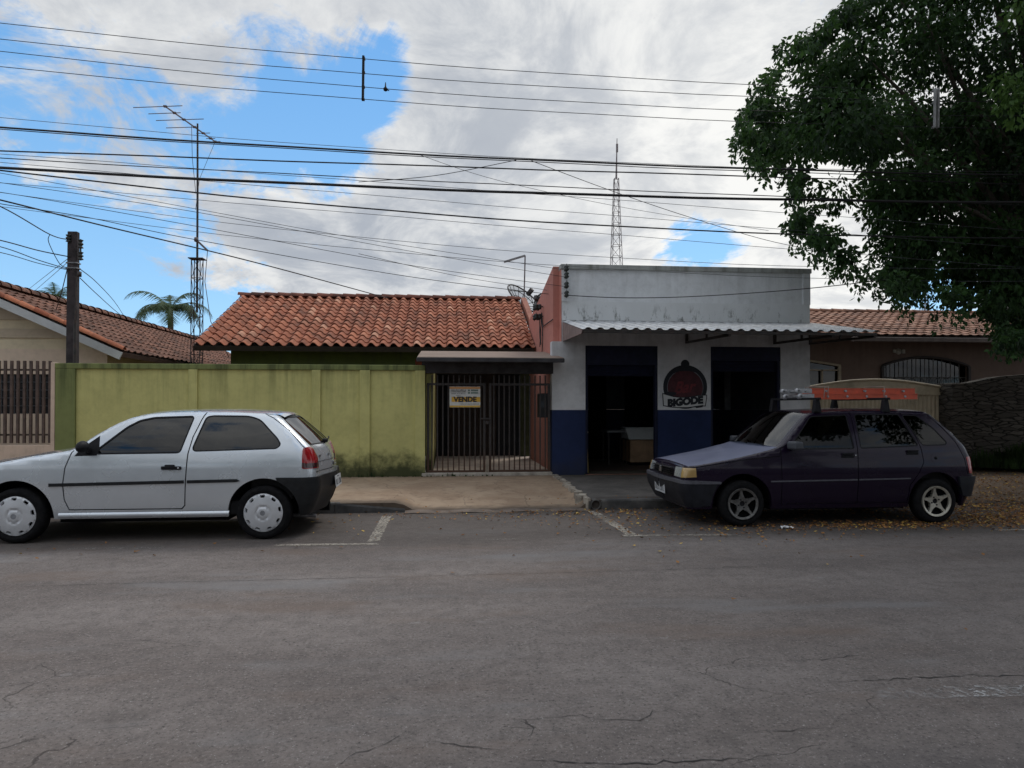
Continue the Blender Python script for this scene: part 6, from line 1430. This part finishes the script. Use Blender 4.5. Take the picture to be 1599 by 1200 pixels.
wire([(0, 266), (300, 299), (640, 332), (1200, 364)], 9.9, .0105, 'medium black cable drooping below the thickest bundle', 'thick cables')
THIN = 'thin telephone wires'
for pts, lab in (([(0, 183), (640, 236), (1200, 262)], 'faint thin wire crossing just above the uppermost thick cable'),
    ([(0, 240), (640, 288), (1200, 330)], 'faint thin wire slanting down past the thickest cable toward the tree'),
    ([(0, 253), (640, 310), (1200, 356)], 'thin wire between the thickest bundle and the drooping medium cable'),
    ([(0, 285), (640, 340), (1200, 386)], 'thin wire just under the drooping medium cable, ending in the tree'),
    ([(0, 300), (640, 378), (1200, 414)], 'thin grey wire low over the orange roof and above the bar parapet'),
    ([(0, 322), (640, 396), (1200, 432)], 'lowest long thin wire passing close above the orange roof ridge')):
    wire(pts, 10.05, .0036, lab, THIN, mm=CABLEG)
# service drops and diagonals
span([(-120, 285, 9.9), (0, 312, 10.2), (160, 352, 11.5), (400, 410, 14), (604, 465, 18.3)], .012, 'heavy service cable sloping from upper left to the orange roof ridge')
span([(-120, 296, 9.9), (0, 318, 10.2), (140, 340, 11), (310, 375, 12), (640, 432, 13), (882, 462, 13.2)], .006, 'service wire sloping from left over the roof to the salmon wall insulators')
span([(-120, 290, 9.9), (0, 300, 10), (300, 352, 11), (640, 414, 12), (880, 447, 12.3)], .0045, 'service wire ending at the lowest insulator on the bar corner')
span([(-120, 270, 9.9), (0, 285, 10), (300, 330, 11), (640, 392, 12), (880, 432, 12.3)], .0042, 'service wire ending at the second insulator on the bar corner')
span([(-120, 250, 9.9), (0, 270, 10), (300, 325, 11), (560, 372, 12), (880, 421, 12.3)], .004, 'service wire ending at the top insulator on the bar corner')
span([(560, 284, 9.9), (680, 274, 9.9), (806, 250, 9.9)], .0048, 'short wire climbing right to the uppermost thick cable mid span')
span([(830, 251, 9.9), (950, 296, 10.4), (1080, 340, 11), (1210, 378, 12), (1330, 400, 13)], .0048, 'wire dropping right from the uppermost thick cable behind the radio tower')
span([(650, 240, 9.9), (780, 282, 10.4), (980, 325, 11), (1200, 360, 12)], .0034, 'faint diagonal wire dropping right across the radio tower', mm=CABLEG)
span([(884, 461, 12.3), (980, 465, 12.0), (1100, 462, 11.8), (1265, 450, 11.3), (1420, 432, 10.6)], .008, 'single wire sagging in front of the white bar parapet')
span([(560, 396, 11), (720, 432, 12.5), (848, 452, 13.4), (878, 458, 12.35)], .0045, 'faint wire low above the satellite dish', mm=CABLEG)
span([(-110, 280, 9.9), (0, 322, 10.8), (78, 366, 12.4), (107, 374, 12.95)], .009, 'top service wire from the left edge to the timber pole')
span([(-100, 355, 10.5), (0, 375, 11.5), (60, 391, 12.5), (109, 401, 12.95)], .009, 'second service wire from the left edge to the timber pole')
span([(-100, 365, 10.5), (0, 385, 11.5), (60, 406, 12.5), (109, 421, 12.95)], .007, 'third service wire from the left edge to the timber pole')
span([(-100, 378, 10.5), (0, 394, 11.5), (60, 411, 12.5), (109, 422, 12.93)], .006, 'lowest service wire from the left edge to the timber pole')
span([(78, 366, 12.4), (76, 378, 12.5), (92, 410, 12.8), (104, 418, 12.95)], .006, 'curly jumper wire hanging left of the timber pole')
span([(105, 420, 12.95), (95, 460, 14), (84, 494, 15.5)], .008, 'wire drooping from the timber pole to the left brown roof, steepest one')
span([(107, 403, 12.95), (72, 430, 18), (39, 456, 24)], .006, 'faint wire from the timber pole back over the left roof, leftmost one', mm=CABLEG)
span([(107, 408, 12.95), (82, 430, 18), (52, 456, 24)], .006, 'faint wire from the timber pole back over the left roof, middle one', mm=CABLEG)
span([(125, 420, 12.95), (150, 440, 16), (178, 470, 20), (194, 494, 24)], .008, 'upper wire from the timber pole down right to the brown roof ridge')
span([(125, 434, 12.95), (150, 458, 16), (180, 485, 20), (196, 497, 24)], .008, 'lower wire from the timber pole down right to the brown roof ridge')
# spacer bars and the small knot on the wire
def spacer(u, va, vb, label, mm, w):
    a, b = at(u, va, 9.75), at(u-1, vb, 9.75); t = thing('wire_spacer', label, 'wire spacer', tuple(a)); m = MB(); m.bar(a+Vector((0, -.03, 0)), b+Vector((0, -.03, 0)), w, .05); m.build('spacer_bar', mm, t, bevel=.006)
    for f in (.04, .35, .68, .96): m = MB(); p = a.lerp(b, f); m.obox(p, (w*1.3, .05, .025), Matrix()); m.build('clamp', mm, t)
    return t
spacer(568, 89, 158, 'black vertical spacer bar clamping the four thin wires against the sky', BLACK, .032)
t_ = spacer(1458, 139, 201, 'pale double spacer bar on the thin wires in front of the tree', plain('spacer_pale', (.42, .42, .42), .5), .018)
a, b = at(1463, 139, 9.75), at(1462, 201, 9.75); m = MB(); m.bar(a+Vector((0, -.03, 0)), b+Vector((0, -.03, 0)), .016, .05); m.build('spacer_bar', MATS['spacer_pale'], t_)
p = at(602, 139, 9.75); m = MB(); m.lathe([(.001, -.035), (.028, -.02), (.034, .004), (.012, .03), (.006, .09), (.001, .10)], p, 'z', 9); m.tube([p, p+Vector((.05, 0, -.02))], .008, 5); tag(m.build('wire_knot', BLACK), 'small dark knot hanging on the third thin wire beside the black spacer', 'wire knot')

# ================================================================== SKY, SUN, CAMERA
SUN_EL, SUN_AZ = math.radians(52), math.radians(42)     # azimuth from +Y towards +X: behind the houses, to the right
w = bpy.data.worlds.new('World'); scn.world = w; w.use_nodes = True; nt = w.node_tree; N = nt.nodes; L = nt.links; N.clear()
def nd(t, **k):
    n = N.new(t)
    for a, b in k.items(): setattr(n, a, b)
    return n
def mth(op, a, b=None, clamp=False):
    n = nd('ShaderNodeMath', operation=op); n.use_clamp = clamp
    for i, v in enumerate((a, b)):
        if v is None: continue
        if isinstance(v, bpy.types.NodeSocket): L.new(v, n.inputs[i])
        else: n.inputs[i].default_value = v
    return n.outputs[0]
def mrange(f, a, b, lo=0., hi=1.):
    n = nd('ShaderNodeMapRange', interpolation_type='SMOOTHSTEP'); L.new(f, n.inputs[0]); n.inputs[1].default_value = a; n.inputs[2].default_value = b; n.inputs[3].default_value = lo; n.inputs[4].default_value = hi; return n.outputs[0]
def wmix(f, a, b):
    n = nd('ShaderNodeMix', data_type='RGBA')
    for i, v in ((0, f), (6, a), (7, b)):
        if isinstance(v, bpy.types.NodeSocket): L.new(v, n.inputs[i])
        else: n.inputs[i].default_value = v
    return n.outputs[2]
tc = nd('ShaderNodeTexCoord'); D = tc.outputs['Generated']
sep = nd('ShaderNodeSeparateXYZ'); L.new(D, sep.inputs[0]); dz = sep.outputs[2]
den = mth('ADD', mth('MAXIMUM', dz, 0.), .22)
cmb = nd('ShaderNodeCombineXYZ'); L.new(mth('DIVIDE', sep.outputs[0], den), cmb.inputs[0]); L.new(mth('DIVIDE', sep.outputs[1], den), cmb.inputs[1])
def wn(scale, detail, rough, off=(0, 0, 0), dist=0., sc=(1, 1, 1)):
    mp = nd('ShaderNodeMapping'); L.new(cmb.outputs[0], mp.inputs[0]); mp.inputs['Location'].default_value = off; mp.inputs['Scale'].default_value = sc
    n = nd('ShaderNodeTexNoise'); L.new(mp.outputs[0], n.inputs['Vector']); n.inputs['Scale'].default_value = scale; n.inputs['Detail'].default_value = detail; n.inputs['Roughness'].default_value = rough; n.inputs['Distortion'].default_value = dist; return n.outputs[0]
sky = nd('ShaderNodeTexSky', sky_type='NISHITA'); sky.sun_disc = False; sky.sun_elevation = SUN_EL; sky.sun_rotation = SUN_AZ; sky.altitude = 500; sky.air_density = 1.0; sky.dust_density = .1; sky.ozone_density = 1.5
hsv = nd('ShaderNodeHueSaturation'); L.new(sky.outputs[0], hsv.inputs['Color']); hsv.inputs['Saturation'].default_value = 1.12; hsv.inputs['Value'].default_value = 1.42
# where the cloud deck opens: directions in the sky
def blob(u, v, k):
    d = ray(u, v).normalized(); n = nd('ShaderNodeVectorMath', operation='DOT_PRODUCT'); nv = nd('ShaderNodeVectorMath', operation='NORMALIZE'); L.new(D, nv.inputs[0]); L.new(nv.outputs[0], n.inputs[0]); n.inputs[1].default_value = d
    return mth('POWER', mth('MAXIMUM', n.outputs['Value'], 0.), k)
op = None
for (u, v, k, a) in ((160, 175, 90, .30), (330, 190, 110, .22), (60, 120, 160, .10), (470, 160, 260, .24), (20, 330, 200, .16), (60, 420, 110, .40), (330, 490, 130, .38), (230, 470, 160, .22), (480, 205, 300, .15), (725, 215, 3000, .22), (1060, 345, 800, .27), (1120, 372, 700, .26), (1085, 385, 2500, .20), (1040, 410, 2500, .2), (1460, 470, 700, .35), (575, 80, 700, .22), (545, 195, 900, .20), (30, 150, 300, .26), (330, 60, 500, .15), (560, 260, 500, .1), (600, 110, 900, .12)):
    b_ = mth('MULTIPLY', blob(u, v, k), a); op = b_ if op is None else mth('ADD', op, b_)
cl = None
for (u, v, k, a) in ((90, 250, 260, .34), (200, 350, 130, .40), (400, 400, 250, .22), (250, 60, 200, .26), (380, 90, 300, .20), (1000, 120, 12, .35), (700, 420, 60, .25), (1290, 420, 300, .25), (120, 60, 300, .16)):
    b_ = mth('MULTIPLY', blob(u, v, k), a); cl = b_ if cl is None else mth('ADD', cl, b_)
n1 = wn(1.5, 12, .58, (3.1, 1.7, 0), .35); n2 = wn(4.2, 10, .62, (.7, 5.2, 0), .3)
dens_ = mth('ADD', mth('ADD', mth('MULTIPLY', n1, .75), mth('MULTIPLY', n2, .35)), mth('SUBTRACT', cl, op))
cov = mrange(mth('ADD', dens_, mth('MULTIPLY', mth('ADD', mth('SUBTRACT', wn(5.0, 13, .68, (2, 9, 0), .6, (1, .6, 1)), .5), mth('SUBTRACT', wn(2.9, 11, .62, (6, 3, 0), 1.0), .5)), .82)), .33, .54)
# cloud body: grey bases, white sunlit edges, brighter towards the sun on the right
n3 = wn(2.6, 12, .64, (9.3, 2.2, 0), .5); glow = mth('ADD', mth('MULTIPLY', blob(1290, 230, 16), .55), mth('MULTIPLY', blob(1330, 330, 60), .22))
edge = mrange(dens_, .72, .46, 0, .22)
lum = mth('ADD', mth('ADD', mrange(n3, .38, .64, 0, .60), glow), edge, True)
cc = wmix(lum, (.42, .46, .525, 1), (.96, .96, .94, 1)); cc = wmix(mth('MULTIPLY', mrange(wn(3.4, 9, .6, (4, 8, 0), .3), .50, .70), .5), cc, (.43, .465, .53, 1))
high = mrange(dz, .50, .85, 1.0, 1.75)   # unseen sky overhead brightened, extra fill light for facades and road
sc_ = nd('ShaderNodeVectorMath', operation='SCALE'); L.new(cc, sc_.inputs[0]); L.new(high, sc_.inputs['Scale'])
tint = nd('ShaderNodeMix', data_type='RGBA', blend_type='MIX'); tint.inputs[0].default_value = .72; L.new(hsv.outputs[0], tint.inputs[6]); gcol = wmix(mrange(dz, .05, .6), (1.8, 3.7, 5.8, 1), (.90, 2.6, 5.2, 1)); L.new(gcol, tint.inputs[7])
bg1 = nd('ShaderNodeBackground'); L.new(tint.outputs[2], bg1.inputs[0]); bg1.inputs[1].default_value = .15
bg2 = nd('ShaderNodeBackground'); L.new(sc_.outputs[0], bg2.inputs[0]); bg2.inputs[1].default_value = 1.0
ms = nd('ShaderNodeMixShader'); L.new(cov, ms.inputs[0]); L.new(bg1.outputs[0], ms.inputs[1]); L.new(bg2.outputs[0], ms.inputs[2])
wo_ = nd('ShaderNodeOutputWorld'); L.new(ms.outputs[0], wo_.inputs[0])
sl_ = bpy.data.lights.new('sun', 'SUN'); sl_.energy = 1.1; sl_.angle = math.radians(14); sl_.color = (1, .95, .88); so = bpy.data.objects.new('sun', sl_); COL.objects.link(so)
dv = Vector((math.sin(SUN_AZ)*math.cos(SUN_EL), math.cos(SUN_AZ)*math.cos(SUN_EL), math.sin(SUN_EL))); so.rotation_euler = dv.to_track_quat('Z', 'Y').to_euler(); so.location = dv*60
cam = bpy.data.cameras.new('camera'); co = bpy.data.objects.new('camera', cam); COL.objects.link(co)
co.location = (0, 0, CAMZ); co.rotation_euler = (PI/2+PT, 0, -math.radians(5.41))
cam.sensor_width = 36; cam.lens = 36*F/1599; cam.shift_y = (CYP-599.5)/1599; cam.clip_end = 5000; cam.clip_start = .05
scn.camera = co
scn.view_settings.view_transform = 'Standard'; scn.view_settings.look = 'None'; scn.view_settings.exposure = 0; scn.view_settings.gamma = 1
scn.render.engine = 'CYCLES'; scn.cycles.max_bounces = 8; scn.cycles.transparent_max_bounces = 12; scn.cycles.use_denoising = True
